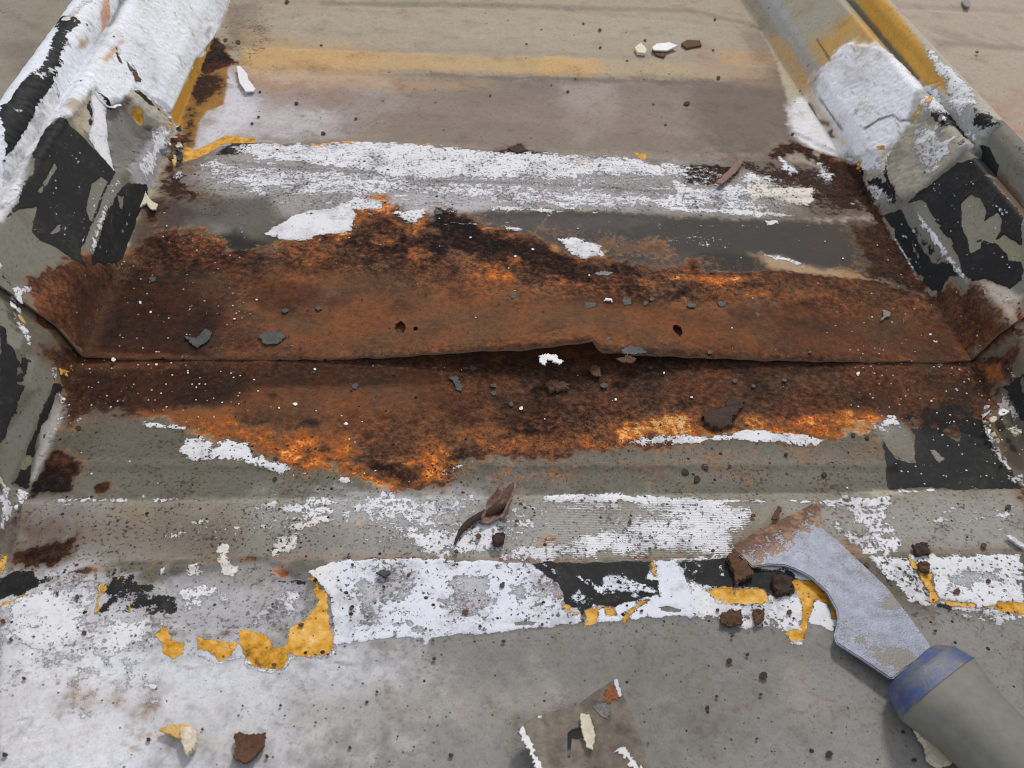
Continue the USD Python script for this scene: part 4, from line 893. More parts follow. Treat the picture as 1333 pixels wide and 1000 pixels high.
def blade_material(p0, nrm):
    N = {'g': ('geometry', {}), 'n': ('noise_texture', {'scale': 170., 'detail': 8., 'roughness': .66}), 'f': ('noise_texture', {'scale': 1300., 'detail': 4., 'roughness': .6}), 'w': ('noise_texture', {'scale': 60., 'detail': 5., 'roughness': .55}),
         'dv': ('vector_math', {'math_type': 'subtract', 'vector2': tuple(p0)}), 'dd': ('vector_math', {'math_type': 'dot_product', 'vector2': tuple(nrm)}),
         'd1': ('math', {'math_type': 'multiply', 'value2': -55.0}), 'd2': ('math', {'math_type': 'multiply_add', 'value2': 2.6, 'value3': -1.3}), 'd3': ('math', {'math_type': 'add'}),
         'fm': ('math', {'math_type': 'multiply_add', 'value2': 1.0, 'value3': -.5}), 'd4': ('math', {'math_type': 'add'}),
         'rm': ('map_range', {'range_type': 'smoothstep', 'from_min': -.52, 'from_max': -.36, 'clamp': True}),
         'steel': ('rgb_ramp', {'ramp': [(.30, (.11, .115, .135)), (.42, (.17, .182, .225)), (.55, (.205, .22, .28)), (.7, (.26, .275, .335))]}),
         'pm': ('map_range', {'range_type': 'smoothstep', 'from_min': .555, 'from_max': .61, 'clamp': True}), 'pmix': ('math', {'math_type': 'multiply_add', 'value2': .55}), 'wsc': ('math', {'math_type': 'multiply', 'value2': .5}),
         'pit': ('mix', {'color2': (.12, .11, .105)}),
         'sm': ('map_range', {'range_type': 'smoothstep', 'from_min': .57, 'from_max': .60, 'clamp': True}), 'smear': ('mix', {'color2': (.15, .14, .125)}),
         'rc': ('rgb_ramp', {'ramp': [(.35, (.05, .028, .018)), (.5, (.15, .072, .04)), (.62, (.30, .19, .12))]}), 'rust': ('mix', {}),
         'me': ('math', {'math_type': 'multiply_add', 'value2': -.35, 'value3': .38}), 'ro': ('math', {'math_type': 'multiply_add', 'value2': .3, 'value3': .52}),
         'b': ('bump', {'strength': .6, 'distance': .0003}), 'p': ('principled_bsdf', {})}
    L = [('g.position', 'n.vector'), ('g.position', 'f.vector'), ('g.position', 'w.vector'), ('g.position', 'dv.vector1'), ('dv.vector', 'dd.vector1'), ('dd.value', 'd1.value1'), ('n.fac', 'd2.value1'), ('d1.value', 'd3.value1'), ('d2.value', 'd3.value2'),
         ('f.fac', 'fm.value1'), ('d3.value', 'd4.value1'), ('fm.value', 'd4.value2'), ('d4.value', 'rm.value'), ('n.fac', 'steel.fac'), ('w.fac', 'wsc.value1'), ('f.fac', 'pmix.value1'), ('wsc.value', 'pmix.value3'), ('pmix.value', 'pm.value'), ('pm.result', 'pit.fac'), ('steel.color', 'pit.color1'),
         ('w.fac', 'sm.value'), ('sm.result', 'smear.fac'), ('pit.color', 'smear.color1'), ('n.fac', 'rc.fac'), ('rm.result', 'rust.fac'), ('smear.color', 'rust.color1'), ('rc.color', 'rust.color2'), ('rust.color', 'p.base_color'),
         ('rm.result', 'me.value1'), ('me.value', 'p.metallic'), ('rm.result', 'ro.value1'), ('ro.value', 'p.roughness'), ('f.fac', 'b.height'), ('b.normal', 'p.normal')]
    return usdkit.material(stage, '/World/Looks/scraper_steel', N, L, surface='p.BSDF')

# ------------------------------------------------------------------ the sheets
def lift(s):                            # how far the lap edge of the upper sheet stands up, metres
    X = LIFT[:, 0]; return np.interp(s, X, LIFT[:, 1], left=0, right=0)
_lp = np.array([(130, 467.5), (300, 468.5), (380, 468.5), (440, 468), (500, 465.5), (554, 462), (606, 457.5), (681, 454.5), (730, 448.5), (762, 443), (773, 442), (780, 455), (786, 459), (830, 462), (900, 465.5), (1000, 470), (1100, 472), (1255, 474)])
_d = ray(_lp); _t = -EYE[1]/_d[:, 1]; _h = EYE+_t[:, None]*_d
_ref = np.polyfit(_h[[0, 1, 2, -2, -1], 0], _h[[0, 1, 2, -2, -1], 2], 1)
LIFT = np.c_[_h[:, 0], np.clip(_h[:, 2]-np.polyval(_ref, _h[:, 0]), 0, 1)*.9]
from scipy.ndimage import gaussian_filter1d
_lx = np.linspace(-HW, HW, 500); LSM = gaussian_filter1d(np.interp(_lx, LIFT[:, 0], LIFT[:, 1], left=0, right=0), 42)
print('lift mm', np.round(LIFT[:, 1]*1000, 1), 'ref', np.round(_h[:, 2]*1000, 1))

def sheet(parent, sv, yv, off, default, hfun, parts, under=False, holes=()):
    """One sheet of metal over the grid sv x yv of the unrolled roof; parts: [(name, predicate on (s, y))], the last one takes the rest."""
    ns, ny = len(sv), len(yv)
    Sg, Yg = np.meshgrid(sv, yv, indexing='ij'); q = np.c_[Sg.ravel(), Yg.ravel()]
    for hp in holes:                    # move the grid onto the rim of each hole
        e = 0.0006; d0 = sdf(q, hp)/1000; k = np.abs(d0) < .0008
        gx = (sdf(q[k]+[e, 0], hp)-sdf(q[k]-[e, 0], hp))/2000/e; gy = (sdf(q[k]+[0, e], hp)-sdf(q[k]-[0, e], hp))/2000/e
        g2 = gx*gx+gy*gy+1e-9
        q[k] -= np.c_[gx, gy]*(d0[k]/g2)[:, None]*(np.abs(d0[k]) < .0006)[:, None]
    F = paint(q, default)
    x, z, nx, nz = prof(q[:, 0])
    rustm = np.clip((F['rust']-.3)*2, 0, 1); wm = np.clip((F['white']-.3)*2, 0, 1); km = np.clip((F['black']-.3)*2, 0, 1)
    hh = F['h']+np.clip(F['h']-1.3, 0, 3)*(.55*F['n2']+.3*F['n3'])
    h = off+hh/1000+rustm*(.00012*F['n3']+.00022*F['n2'])+wm*(.0003+.00015*F['n2'])+km*(.0002+.0001*F['n2'])+hfun(q)
    v = np.c_[x+nx*h, q[:, 1], z+nz*h]
    i = np.arange(ns*ny).reshape(ns, ny)
    f = np.stack([i[:-1, :-1], i[1:, :-1], i[1:, 1:], i[:-1, 1:]], -1).reshape(-1, 4)
    G = v.reshape(ns, ny, 3); du = np.gradient(G, axis=0); dv = np.gradient(G, axis=1); nrm = np.cross(du, dv).reshape(-1, 3)
    nrm /= np.linalg.norm(nrm, axis=1, keepdims=True)+1e-15
    attrs = dict(tint=F['base'], ma=np.c_[F['white'], F['yellow'], F['black']]/1., mb=np.c_[F['rust'], F['tone'], F['speck']], mc=np.c_[F['dust'], F['weave'], F['cream']], md=np.c_[F['wspeck'], F['con'], F['wspeck']])
    attrs = {k: np.clip(a, -.3, 1.3) for k, a in attrs.items()}
    fc = q[f].mean(1); keep = np.ones(len(f), bool)
    for hp in holes: keep &= sdf(fc, hp) < 0
    f, fc = f[keep], fc[keep]
    left = np.ones(len(f), bool)
    for name, pred in parts:
        m = left & pred(fc); left &= ~m
        if not m.any(): continue
        ff = f[m]; ids, inv = np.unique(ff, return_inverse=True); ff = inv.reshape(ff.shape)
        vv, nn, aa = v[ids], nrm[ids], {k: a[ids] for k, a in attrs.items()}
        if under:                       # the sheet's own thickness: an underside and the cut edge
            t = .0011; low = ids % ny < under; cut = ids % ny == 0
            mp = -np.ones(len(ids), int); mp[low] = np.arange(low.sum())+len(ids)
            lf = ff[(mp[ff] >= 0).all(1)]
            v2 = vv[low]-nn[low]*t; bot = mp[lf][:, ::-1]
            row = np.nonzero(cut)[0]; row = row[np.argsort(q[ids[row], 0])]
            # cut edge gets vertices of its own so that it stays sharp
            b0 = len(ids)+low.sum(); n_ = len(row)
            ve = np.r_[vv[row], v2[mp[row]-len(ids)]]; ne = np.tile([0, -1.0, 0.0], (2*n_, 1))
            j = np.arange(n_-1); ok = np.diff(ids[row]//ny) == 1; j = j[ok]
            ef = np.stack([b0+j, b0+n_+j, b0+n_+j+1, b0+j+1], -1)
            aa = {k: np.r_[a, a[low], a[row], a[row]] for k, a in aa.items()}
            aa['tint'][len(ids):] = (.05, .03, .02); aa['tint'][b0:] = (.17, .115, .08); aa['mb'][b0:, 0] = -.25
            vv, nn, ff = np.r_[vv, v2, ve], np.r_[nn, -nn[low], ne], np.r_[ff, bot, ef]
        raw(name, vv, ff, PANEL, parent, nn, aa)
def steps(*spans):
    out = [spans[0][0]]
    for a, b, d in spans: out += list(np.linspace(a, b, max(2, int(round((b-a)/d))+1))[1:])
    return np.array(out)
RIBSEG = [(S_FOOT, S_RIDGE, .0011), (S_RIDGE, S_TOP, .0011), (S_TOP, S_SEAM0, .0012), (S_SEAM0, S_SEAM1, .0012)]
SV_R = steps(*RIBSEG); SV_P = steps((-HW, HW, .00105)); SV = np.r_[-SV_R[:0:-1], SV_P, SV_R[1:]]
def wob(q, a, sc, seed): return (meshkit.fbm(np.c_[q*1000/sc, np.zeros(len(q))], 3, seed)-.5)*2*a
def beige(q):
    c = np.tile([.37, .315, .235], (len(q), 1)); b = np.clip((np.abs(q[:, :1])-HW)/.01, 0, 1)
    return c*(1-b)+b*np.where(q[:, 1:] > .15, [.45, .42, .35], [.20, .195, .162])
def olive(q):
    w = np.clip((-.150-q[:, 1:])/.012, 0, 1)
    return np.array([[.135, .126, .099]])*(1-w)+np.array([[.25, .24, .222]])*w
# parts are cut along the edges of the coatings
STRIP = sy(px('p', '20,649 600,645 1163,640 1333,637 1400,637 1400,718 1333,719 1000,726 735,733 440,728 130,737 0,790 -40,700'))
WHITE = sy(px('p', '-60,800 0,788 130,736 440,727 735,733 1000,725 1333,718 1400,718 1400,797 1333,797 1000,803 720,817 560,836 440,840 300,850 0,830 -60,830'))
BAND = sy(px('p', '240,200 300,190 440,186 560,192 700,200 860,208 1000,208 1105,212 1140,285 1000,290 860,284 700,274 560,284 440,300 300,290 215,275'))
ins = lambda poly: (lambda c: sdf(c, poly) > 0)
rib_r = lambda c: (c[:, 0] > HW) & (c[:, 0] < S_TOP)
rib_l = lambda c: (c[:, 0] < -HW) & (c[:, 0] > -S_TOP)
seam_r = lambda c: c[:, 0] >= S_TOP
seam_l = lambda c: c[:, 0] <= -S_TOP
rest = lambda c: np.ones(len(c), bool)
panel_lo = thing('ribbed_sheet', 'lower grey-green roof sheet in front of the lap, with white coating and fabric tape', 'metal sheet')
panel_up = thing('ribbed_sheet', 'upper metal roof sheet whose rusty lap edge curls up over the lower sheet', 'metal sheet')
def low_h(q):
    dip = .0012*np.exp(-((q[:, 0]-.03)/.12)**2)*np.exp(-((q[:, 1]+.0)/.03)**2)
    inner = np.clip((HW-np.abs(q[:, 0]))/.02, 0, 1)
    return -dip*inner+wob(q, .0007, 60, 3)*inner
def up_h(q):
    inn = np.abs(q[:, 0]) < HW
    L = np.interp(q[:, 0], _lx, LSM)*inn; R_ = lift(q[:, 0])*inn-L
    w = np.clip(1-q[:, 1]/.11, 0, 1); wr = np.exp(-(q[:, 1]/.014)**1.5)
    edge = np.exp(-(q[:, 1]/.006)**2)*.0006*np.sin(q[:, 0]*300)*np.sin(q[:, 0]*113)
    inner = np.clip((HW-np.abs(q[:, 0]))/.02, 0, 1)
    lap_dent = wob(q, .0012, 45, 9)*inner*np.clip(q[:, 1]/.03, .15, 1)
    return L*w*w+R_*wr+edge*inner+lap_dent+.0016*(1-inner)*np.exp(-(q[:, 1]/.05)**2)
YLO = np.r_[steps((-.55, -.28, .01), (-.28, .0, .00095), (.0, .05, .004))]
YUP = steps((.0, .30, .00105), (.30, .52, .0017), (.52, .75, .005), (.75, 1.2, .05))
sheet(panel_lo, SV, YLO, 0.0, olive, low_h, [('rib', rib_l), ('rib', rib_r), ('seam', seam_l), ('seam', seam_r), ('fabric_strip', ins(STRIP)), ('white_coating', ins(WHITE)), ('grey_coating', lambda c: (c[:, 1] < -.1)), ('pan', rest)])
def hole(x, y, r, seed, k=12):
    rg = random.Random(seed); c = sy(px('p', [x, y]))[0]
    return np.array([c+[r*(.85+.3*rg.random())*math.cos(t), 1.8*r*(.85+.3*rg.random())*math.sin(t)] for t in np.linspace(0, 2*math.pi, k, endpoint=False)])
HOLES = [hole(521.5, 432, .0031, 4), hole(541, 434.5, .0012, 2), hole(880.5, 436, .0029, 8)]
sheet(panel_up, SV, YUP, .0014, beige, up_h, [('rib', rib_l), ('rib', rib_r), ('seam', seam_l), ('seam', seam_r), ('white_coating', ins(BAND)), ('pan', rest)], under=70, holes=HOLES)
# neighbours beyond the seams
def nb_l(q):
    return np.tile([.30, .265, .21], (len(q), 1))
def nb_r(q):
    return np.tile([.40, .33, .265], (len(q), 1))
OPS_MAIN = OPS; OPS = []
base((.20, .175, .145), 'p', '0,55 60,55 50,75 30,110 0,150', 14, .8)
base((.245, .21, .17), 'p', '0,5 110,5 108,11 0,14', 4, .8)
base((.38, .25, .17), 'p', '1240,110 1333,120 1340,200 1333,240 1290,190', 14, .8)
base((.47, .26, .17), 'p', '1290,150 1340,152 1340,162 1300,165', 5, .5)
base((.27, .215, .175), 'p', '1200,30 1240,40 1300,60 1300,64 1230,48', 3, .5)
base((.26, .205, .165), 'p', '1215,50 1340,60 1340,66 1222,58', 4, .7)
SVN = steps((S_SEAM1, S_OUT, .003), (S_OUT, SEG[-1], .0045)); YN = steps((-.55, 0, .02), (0, .25, .01), (.25, .75, .004), (.75, 1.2, .05))
flat = lambda q: wob(q, .0012, 90, 4)*np.clip((np.abs(q[:, 0])-S_OUT)/.02, 0, 1)-.002*np.exp(-((q[:, 1]-.53)/.006)**2)*(np.abs(q[:, 0]) > S_OUT)
side_r = thing('ribbed_sheet', 'pinkish brown roof sheet beyond the right-hand rib', 'metal sheet')
sheet(side_r, SVN, YN, -.0006, nb_r, flat, [('rib', lambda c: c[:, 0] < S_OUT), ('pan', rest)])
side_l = thing('ribbed_sheet', 'greyish beige roof sheet beyond the left-hand rib', 'metal sheet')
sheet(side_l, -SVN[::-1], YN, -.0006, nb_l, flat, [('rib', lambda c: c[:, 0] > -S_OUT), ('pan', rest)])
OPS = OPS_MAIN
# ------------------------------------------------------------------ scraper
def ground(P):                          # height of the roof below the outline points
    q = sy(P); x, z, nx, nz = prof(q[:, 0]); return z+np.where(q[:, 1] > 0, .0016, .0)+np.where(q[:, 1] < -.10, .0014, 0)
def at_plane(P, zf):
    P = np.asarray(P, float); W = at(P, .004)
    for _ in range(6): W = EYE+ray(P)*((zf(W)-EYE[2])/ray(P)[:, 2])[:, None]
    return W
def fine(outline, step, jag, seed):     # an outline resampled and roughened, metres
    L = shapely.LinearRing(outline); n = max(8, int(L.length/step)); rg = np.random.default_rng(seed)
    P = np.array([L.interpolate(t, True).coords[0] for t in np.linspace(0, 1, n, endpoint=False)])
    P += rg.normal(0, jag, P.shape); g = Polygon(P)
    if not g.is_valid: g = g.buffer(0)
    if g.geom_type != 'Polygon': g = max(g.geoms, key=lambda k: k.area)
    return g
BL = px('c9', '232,172 300,120 420,60 520,10 564,-8 570,90 640,150 720,225 820,320 900,425 985,542 960,580 890,620 840,662 826,660 720,587 624,527 617,497 633,440 625,398 590,335 530,280 470,248 430,234 370,232 310,242 270,205')
tip, heel = at(BL[1:4].mean(0, keepdims=True), .003)[0], at(px('c9', '905,610'), .010)[0]
ax = (heel-tip)[:2]; alen = np.linalg.norm(ax); ax /= alen
zb_ = lambda W: .0026+.0085*np.clip(((W[:, :2]-tip[:2])@ax)/alen, -.3, 1.4)**1.2 if False else 0.0024+.0046*((W[:, :2]-tip[:2])@ax)/alen
bw = at_plane(BL, zb_)
t_ = at_plane(px('c9', '232,172 562,-8'), zb_); e_ = (t_[1]-t_[0]); nrm = np.array([e_[1], -e_[0], 0]); nrm /= np.linalg.norm(nrm)
if nrm[:2]@ax < 0: nrm = -nrm
STEEL = blade_material(t_[0], nrm)
scr = thing('paint_scraper', 'steel painter\'s scraper with a curved notch, blue collar and grey grip', 'scraper')
def plate(outline, t, zf, cham=.0003, step=None, holes=None):
    g = Polygon(outline[:, :2], holes or []) if not isinstance(outline, Polygon) else outline
    m = trimesh.creation.extrude_polygon(g, t, engine='earcut')
    if step: m = m.subdivide_to_size(step)
    v = m.vertices.copy(); v[:, 2] += zf(v)-t
    return trimesh.Trimesh(v, m.faces, process=False)
bo = fine(bw[:, :2], .0015, .00004, 1)
bl1, bl2 = plate(bo, .0009, lambda W: zb_(W)-.0003), plate(bo.buffer(-.00055), .0003, zb_)
obj('blade', trimesh.util.concatenate([bl1, bl2]), STEEL, scr, 20)
stL = px('c9', '850,668 829,682 836,720 880,800 950,850 1040,915 1135,1005 1240,1105 1330,1200 1395,1275')
stR = px('c9', '968,556 992,549 1058,560 1131,606 1172,668 1235,755 1325,850 1440,975 1530,1080 1580,1150')
hz = np.array([.0058, .0078, .0102, .0118, .0122, .0124, .0126, .0128, .0125, .0105])
def loft(i0, i1, name, material, grow=1.0, caps=(True, True)):
    rings, n = [], 40
    sub = np.linspace(i0, i1, (i1-i0)*6+1)
    for u in sub:
        L_ = np.array([np.interp(u, range(10), stL[:, k]) for k in (0, 1)]); R_ = np.array([np.interp(u, range(10), stR[:, k]) for k in (0, 1)])
        h = np.interp(u, range(10), hz)*grow; zc = max(h+.0016, .0108+.0016*min(u, 3)/3)
        a, b = at(L_, zc), at(R_, zc); c = (a+b)/2; w = (b-a)/2*grow
        th = np.linspace(0, 2*math.pi, n, endpoint=False); ce, se = np.cos(th), np.sin(th)
        ce = np.sign(ce)*np.abs(ce)**.8; se = np.sign(se)*np.abs(se)**.8
        rings.append(c+ce[:, None]*w+se[:, None]*np.array([0, 0, h]))
    V = np.vstack(rings); k = len(rings); F_ = []
    i = np.arange(n); j = (i+1) % n
    for r in range(k-1): F_ += [np.stack([r*n+i, r*n+j, (r+1)*n+j], 1), np.stack([r*n+i, (r+1)*n+j, (r+1)*n+i], 1)]
    V = np.r_[V, [rings[0].mean(0)], [rings[-1].mean(0)]]
    F_ += [np.stack([j, i, np.full(n, k*n)], 1), np.stack([(k-1)*n+i, (k-1)*n+j, np.full(n, k*n+1)], 1)]
    m = trimesh.Trimesh(V, np.vstack(F_), process=False); m.fix_normals()
    return obj(name, m, material, scr, 40)
loft(0, 3, 'blue_collar', COLLAR, 1.012)
loft(3, 9, 'grip', GRIP)
# ------------------------------------------------------------------ bent scrap at the bottom edge
SC = px('c8', '678,852 720,820 800,785 900,765 950,725 1040,668 1064,692 1110,800 1165,960 1210,1090 800,1090 752,1000')
scz = lambda W: .0085+.06*(W[:, 0]-sc0[0])+.0022*np.sin(W[:, 0]*170)+6.0*np.clip(np.abs(W[:, 0]-sc0[0])-.012, 0, 1)**2
sc0 = at(px('c8', '900,900'), .004)[0]
sw = at_plane(SC, scz); sl = at_plane(px('c8', '866,866 884,852 905,848 920,838 924,884 902,892 882,888 876,962 864,960'), scz)
SCRAP = simple('dirty_scrap', (.085, .066, .050), (.20, .17, .13), 160., .7, .0004, c3=(.42, .39, .34), contrast=.16)
scrap = thing('metal_scrap', 'dirty grey scrap of bent sheet metal with a slot, at the bottom edge', 'scrap metal')
obj('plate', plate(Polygon(fine(sw[:, :2], .0015, .0001, 2).exterior.coords, [sl[:, :2]]), .0018, scz, step=.004), SCRAP, scrap, 30)
def on_scrap(name, view, pts_, dz, t, m, seed, jag=.00015):
    W = at_plane(px(view, pts_), lambda W: scz(W)+dz)
    return obj(name, plate(fine(W[:, :2], .0007, jag, seed), t, lambda v: scz(v)+dz, step=.0025), m, scrap, 30)
on_scrap('edge_paint', 'c8', '678,852 700,846 740,930 775,1010 752,1000', .0004, .0006, WHITECHIP, 3, .0004)
on_scrap('rust_patch', 'c8', '1005,715 1030,690 1052,695 1056,735 1020,752 1000,745', .0003, .0005, ORANGE, 4, .0005)
on_scrap('paint_flap', 'c8', '915,792 950,800 972,870 962,928 935,916 918,850', .0022, .0007, CREAM, 5, .0002)
on_scrap('edge_paint', 'c8', '1040,668 1052,664 1072,725 1058,730', .0004, .0006, SLATE, 6, .0002)
on_scrap('paint_smear', 'c8', '960,765 1010,750 1030,790 1015,815 975,790', .0003, .0004, GREYCHIP, 7, .0004)
on_scrap('paint_smear', 'c8', '1050,930 1075,925 1150,1000 1120,1010', .0003, .0004, WHITECHIP, 8, .0006)
on_scrap('paint_smear', 'c8', '755,805 770,800 765,812 750,815', .0003, .0004, CREAM, 9, .0002)
# ------------------------------------------------------------------ loose flakes and chunks
def flake(name, label, cat, view, outline, m, t=.0008, lift_=.0008, curl=.0, rough=.0003, jag=.00018, seed=None, group=None, tilt=0.0, parent=None):
    P = px(view, outline); c = P.mean(0, keepdims=True); seed = seed if seed is not None else int(P.sum()*10) % 9973
    zg = float(ground(c)[0]); qq = sy(c)[0]
    if 0 < qq[1] < .11 and abs(qq[0]) < HW: zg += float(np.interp(qq[0], _lx, LSM)*(1-qq[1]/.11)**2)
    if abs(qq[0]) > HW+.002:             # on the slope of a rib: lie in its plane
        x_, z_, nx_, nz_ = prof(np.array([qq[0]])); sl_ = -nx_[0]/max(nz_[0], .2); zf = lambda W: z_[0]+.002+lift_+sl_*(W[:, 0]-x_[0])
        W = at_plane(P, zf); base_z = zf
    else:
        W = at(P, zg+t+lift_); base_z = lambda v: np.full(len(v), zg+t+lift_)
    ext = W[:, :2].max(0)-W[:, :2].min(0); size = max(ext)
    if parent is not None and size > .016: return
    g = fine(W[:, :2], max(size/26, .0004), min(jag, size*.035), seed)
    mm = trimesh.creation.extrude_polygon(g, t, engine='earcut').subdivide_to_size(max(size/9, .0006))
    v = mm.vertices.copy(); o = v[:, :2].mean(0); d = (v[:, :2]-o)/(size/2+1e-9)
    rg = random.Random(seed); a = rg.random()*6.28; u = d@np.array([math.cos(a), math.sin(a)])
    nz_ = meshkit.fbm(np.c_[v[:, :2]/max(size*.28, .0012), np.full(len(v), seed*.37)], 3, seed % 50)-.5
    top = v[:, 2] > t*.5
    v[:, 2] = v[:, 2]-t+base_z(v)+curl*u*u+tilt*u+rough*2.4*nz_*np.where(top, 1.0, .35)
    x = trimesh.Trimesh(v, mm.faces, process=False)
    return tag(obj(name, x, m, parent, 35), label, cat, group)
FL = flake
FL('paint_flake', 'white strip of peeled paint on the upper sheet beside the left rib', 'paint flake', 'd2', '1155,480 1180,478 1230,530 1240,575 1292,640 1280,660 1222,665 1180,602 1165,545', WHITECHIP, .001, .0016, .0012)
FL('paint_flake', 'cream star-shaped paint flake at the foot of the left rib', 'paint flake', 'd3', '980,620 1020,570 1020,510 1050,505 1090,560 1140,590 1130,635 1090,630 1060,582 1030,592 1000,625', CREAM, .0008, .0012, .0006)
FL('paint_chip', 'cream rounded chip left of the white flake on the far sheet', 'paint chip', 'c2', '1120,178 1143,160 1165,185 1160,200 1130,198', CREAM, .0025, .0004)
FL('paint_flake', 'white jagged flake lying on the yellow-streaked far sheet', 'paint flake', 'c2', '1185,180 1202,165 1250,160 1280,175 1240,190 1190,190', WHITECHIP, .0012, .002, .001)
FL('rust_flake', 'brown flake poking out under the white flake on the far sheet', 'rust flake', 'c2', '1185,188 1240,188 1232,215 1200,207', BROWN, .001, .0004)
FL('rust_flake', 'long brown flake lying right of the white flake on the far sheet', 'rust flake', 'c3', '40,165 60,150 110,152 118,170 60,180', BROWN, .0014, .0008)
FL('paint_chip', 'small grey chip alone on the sheet beyond the right rib', 'paint chip', 'c3', '1098,5 1115,-5 1132,8 1125,26 1108,20', GREYCHIP, .002, .0004)
FL('rust_flake', 'long grey-brown sliver standing at the edge of the white band', 'rust flake', 'c3', '170,690 182,678 258,602 276,606 250,645 192,695', PINKRUST, .001, .003, .001)
FL('rust_flake', 'small dark brown curl on the far edge of the white band', 'rust flake', 'c2', '640,565 670,548 700,552 708,570 680,575', DARKRUST, .0012, .001, .001)
FL('rust_chunk', 'big dark brown rust chunk near the orange rust edge', 'rust chunk', 'c6', '125,600 160,580 200,575 215,550 260,545 277,565 250,600 230,615 235,640 190,660 150,650 125,630', DARKRUST, .0022, 0, 0, .0016, .0006)
FL('paint_flake', 'lacy white flake in the shade under the curled lap edge', 'paint flake', 'c5', '760,410 765,385 790,378 820,380 830,398 848,410 835,419 815,410 805,398 790,400 780,419', WHITECHIP, .0008, .001, .0008, jag=.0004)
FL('rust_flake', 'brown crumbly flake below the torn notch of the lap', 'rust flake', 'c5', '950,440 960,420 985,425 995,460 975,465 960,455', BROWN, .0009, .0004, .0005, .0008, .0005)
FL('rust_flake', 'brown flat flake just below the lap, right of the notch', 'rust flake', 'c5', '1050,397 1088,385 1125,395 1112,412 1070,411', BROWN, .0008, .0004, .0005, .0008, .0005)
FL('rust_flake', 'dark grey flat flake sitting on the lap edge right of the notch', 'rust flake', 'c5', '1065,370 1090,350 1140,355 1165,372 1120,382 1080,380', CHARCOAL, .0007, .0003, .0006, .0004, .0004)
FL('paint_flake', 'grey-white oval flake above the right screw hole, near the white patch', 'paint flake', 'c5', '970,72 1000,65 1035,72 1020,82 980,82', GREYCHIP, .0007, .0002, 0, .0004, .0004)
FL('paint_flake', 'white V-shaped flake on the orange-flecked rust of the upper sheet', 'paint flake', 'c5', '1003,178 1010,168 1032,170 1037,182 1025,176 1012,176', WHITECHIP, .0008, .0008)
FL('scale_flake', 'grey rounded scale flake left of the white V-shaped flake', 'scale flake', 'c5', '930,192 945,182 975,188 968,202 940,204', CHARCOAL, .0006, .0001, 0, .0004, .0004)
FL('scale_flake', 'charcoal triangular scale flake on the dark left end of the lap', 'scale flake', 'c4', '695,310 740,320 770,285 800,300 790,325 745,355 720,340', CHARCOAL, .0007, .0001, .0003, .0004, .0004)
FL('scale_flake', 'grey oval scale flake on brown rust left of the screw holes', 'scale flake', 'c4', '975,312 1000,296 1060,292 1076,312 1050,338 1000,342', CHARCOAL, .0007, .0001, .0003, .0005, .0004)
FL('scale_flake', 'charcoal forked scale flake in the shadow below the lap', 'scale flake', 'c5', '415,468 450,462 455,480 470,500 465,518 445,515 440,485', CHARCOAL, .0006, .0001, 0, .0004, .0004)
FL('rust_flake', 'knobbly brown flake below the notch, on dark rust', 'rust flake', 'c5', '785,490 800,478 822,485 840,482 868,492 865,512 845,508 800,518', BROWN, .0018, 0, 0, .0014, .0006)
FL('scale_flake', 'leaf-shaped grey-green flake on the right part of the upper sheet', 'scale flake', 'c6', '790,248 805,235 800,212 815,215 830,222 828,236 812,238 800,250', GREYCHIP, .0008, .0008)
FL('rust_flake', 'flat dark brown flake on the pale grey coating, lower left', 'rust flake', 'c7', '885,875 905,866 940,876 1000,868 996,910 960,960 925,986 880,958 890,920', BROWN, .0016, .0006, .0008, .0005)
FL('paint_chip', 'ochre and cream chip on the pale coating, lower left', 'paint chip', 'c7', '600,855 640,836 700,835 738,858 736,910 702,945 682,890 640,870', OCHRE, .0016, .0006, .0008)
FL('paint_chip', 'cream crumbling chip fused to the ochre chip, lower left', 'paint chip', 'c7', '682,850 720,842 742,862 738,912 704,948 682,892', CREAM, .0022, .0012, 0, .0007)
FL('paint_chip', 'cream and tan chip half under the scraper grip', 'paint chip', 'c9', '918,852 960,848 1000,878 1050,910 1078,950 1062,978 1010,996 975,965 968,912 940,880', CREAM, .003, .001, .002, .0008)
FL('paint_chip', 'bluish white sliver on the fabric tape at the right edge', 'paint chip', 'c9', '1265,122 1280,120 1333,153 1340,165 1320,163', SLATE, .0008, .0008)
FL('rust_flake', 'thin rust sliver leaning on the scraper blade tip', 'rust flake', 'c9', '380,58 408,8 422,18 402,60', BROWN, .0012, .0014)
FL('rust_chunk', 'brown rust chunk in front of the yellow patch, left of its pair', 'rust chunk', 'c9', '190,415 225,404 265,406 272,450 232,464 195,450', BROWN, .0016, 0, 0, .0012, .0005)
FL('rust_chunk', 'brown rust chunk in front of the yellow patch, right of its pair', 'rust chunk', 'c9', '312,402 355,398 352,438 322,457', BROWN, .0016, 0, 0, .0012, .0005)
FL('rust_chunk', 'brown chunk against the scraper tip on black mastic', 'rust chunk', 'c9', '222,190 250,195 300,235 312,262 280,280 250,300 238,262 218,212', BROWN, .0028, 0, 0, .0012, .0006)
FL('rust_chunk', 'crumbly brown chunk inside the scraper notch', 'rust chunk', 'c9', '380,285 420,262 462,285 448,335 405,345', DARKRUST, .0022, 0, 0, .0016, .0006)
FL('rust_chunk', 'dark chunk right of the scraper, on the fabric tape edge', 'rust chunk', 'c9', '915,158 945,148 972,152 980,188 930,193', DARKRUST, .0018, 0, 0, .001, .0005)
FL('rust_chunk', 'brown chunk on white coating beside the right yellow streak', 'rust chunk', 'c9', '935,222 965,218 980,228 976,258 942,252', BROWN, .0016, 0, 0, .001, .0005)
FL('rust_chunk', 'dark knob of rust left of the curled tail on the fabric tape', 'rust chunk', 'c8', '583,118 605,108 630,115 626,140 600,150 585,142', DARKRUST, .0035, 0, 0, .001)
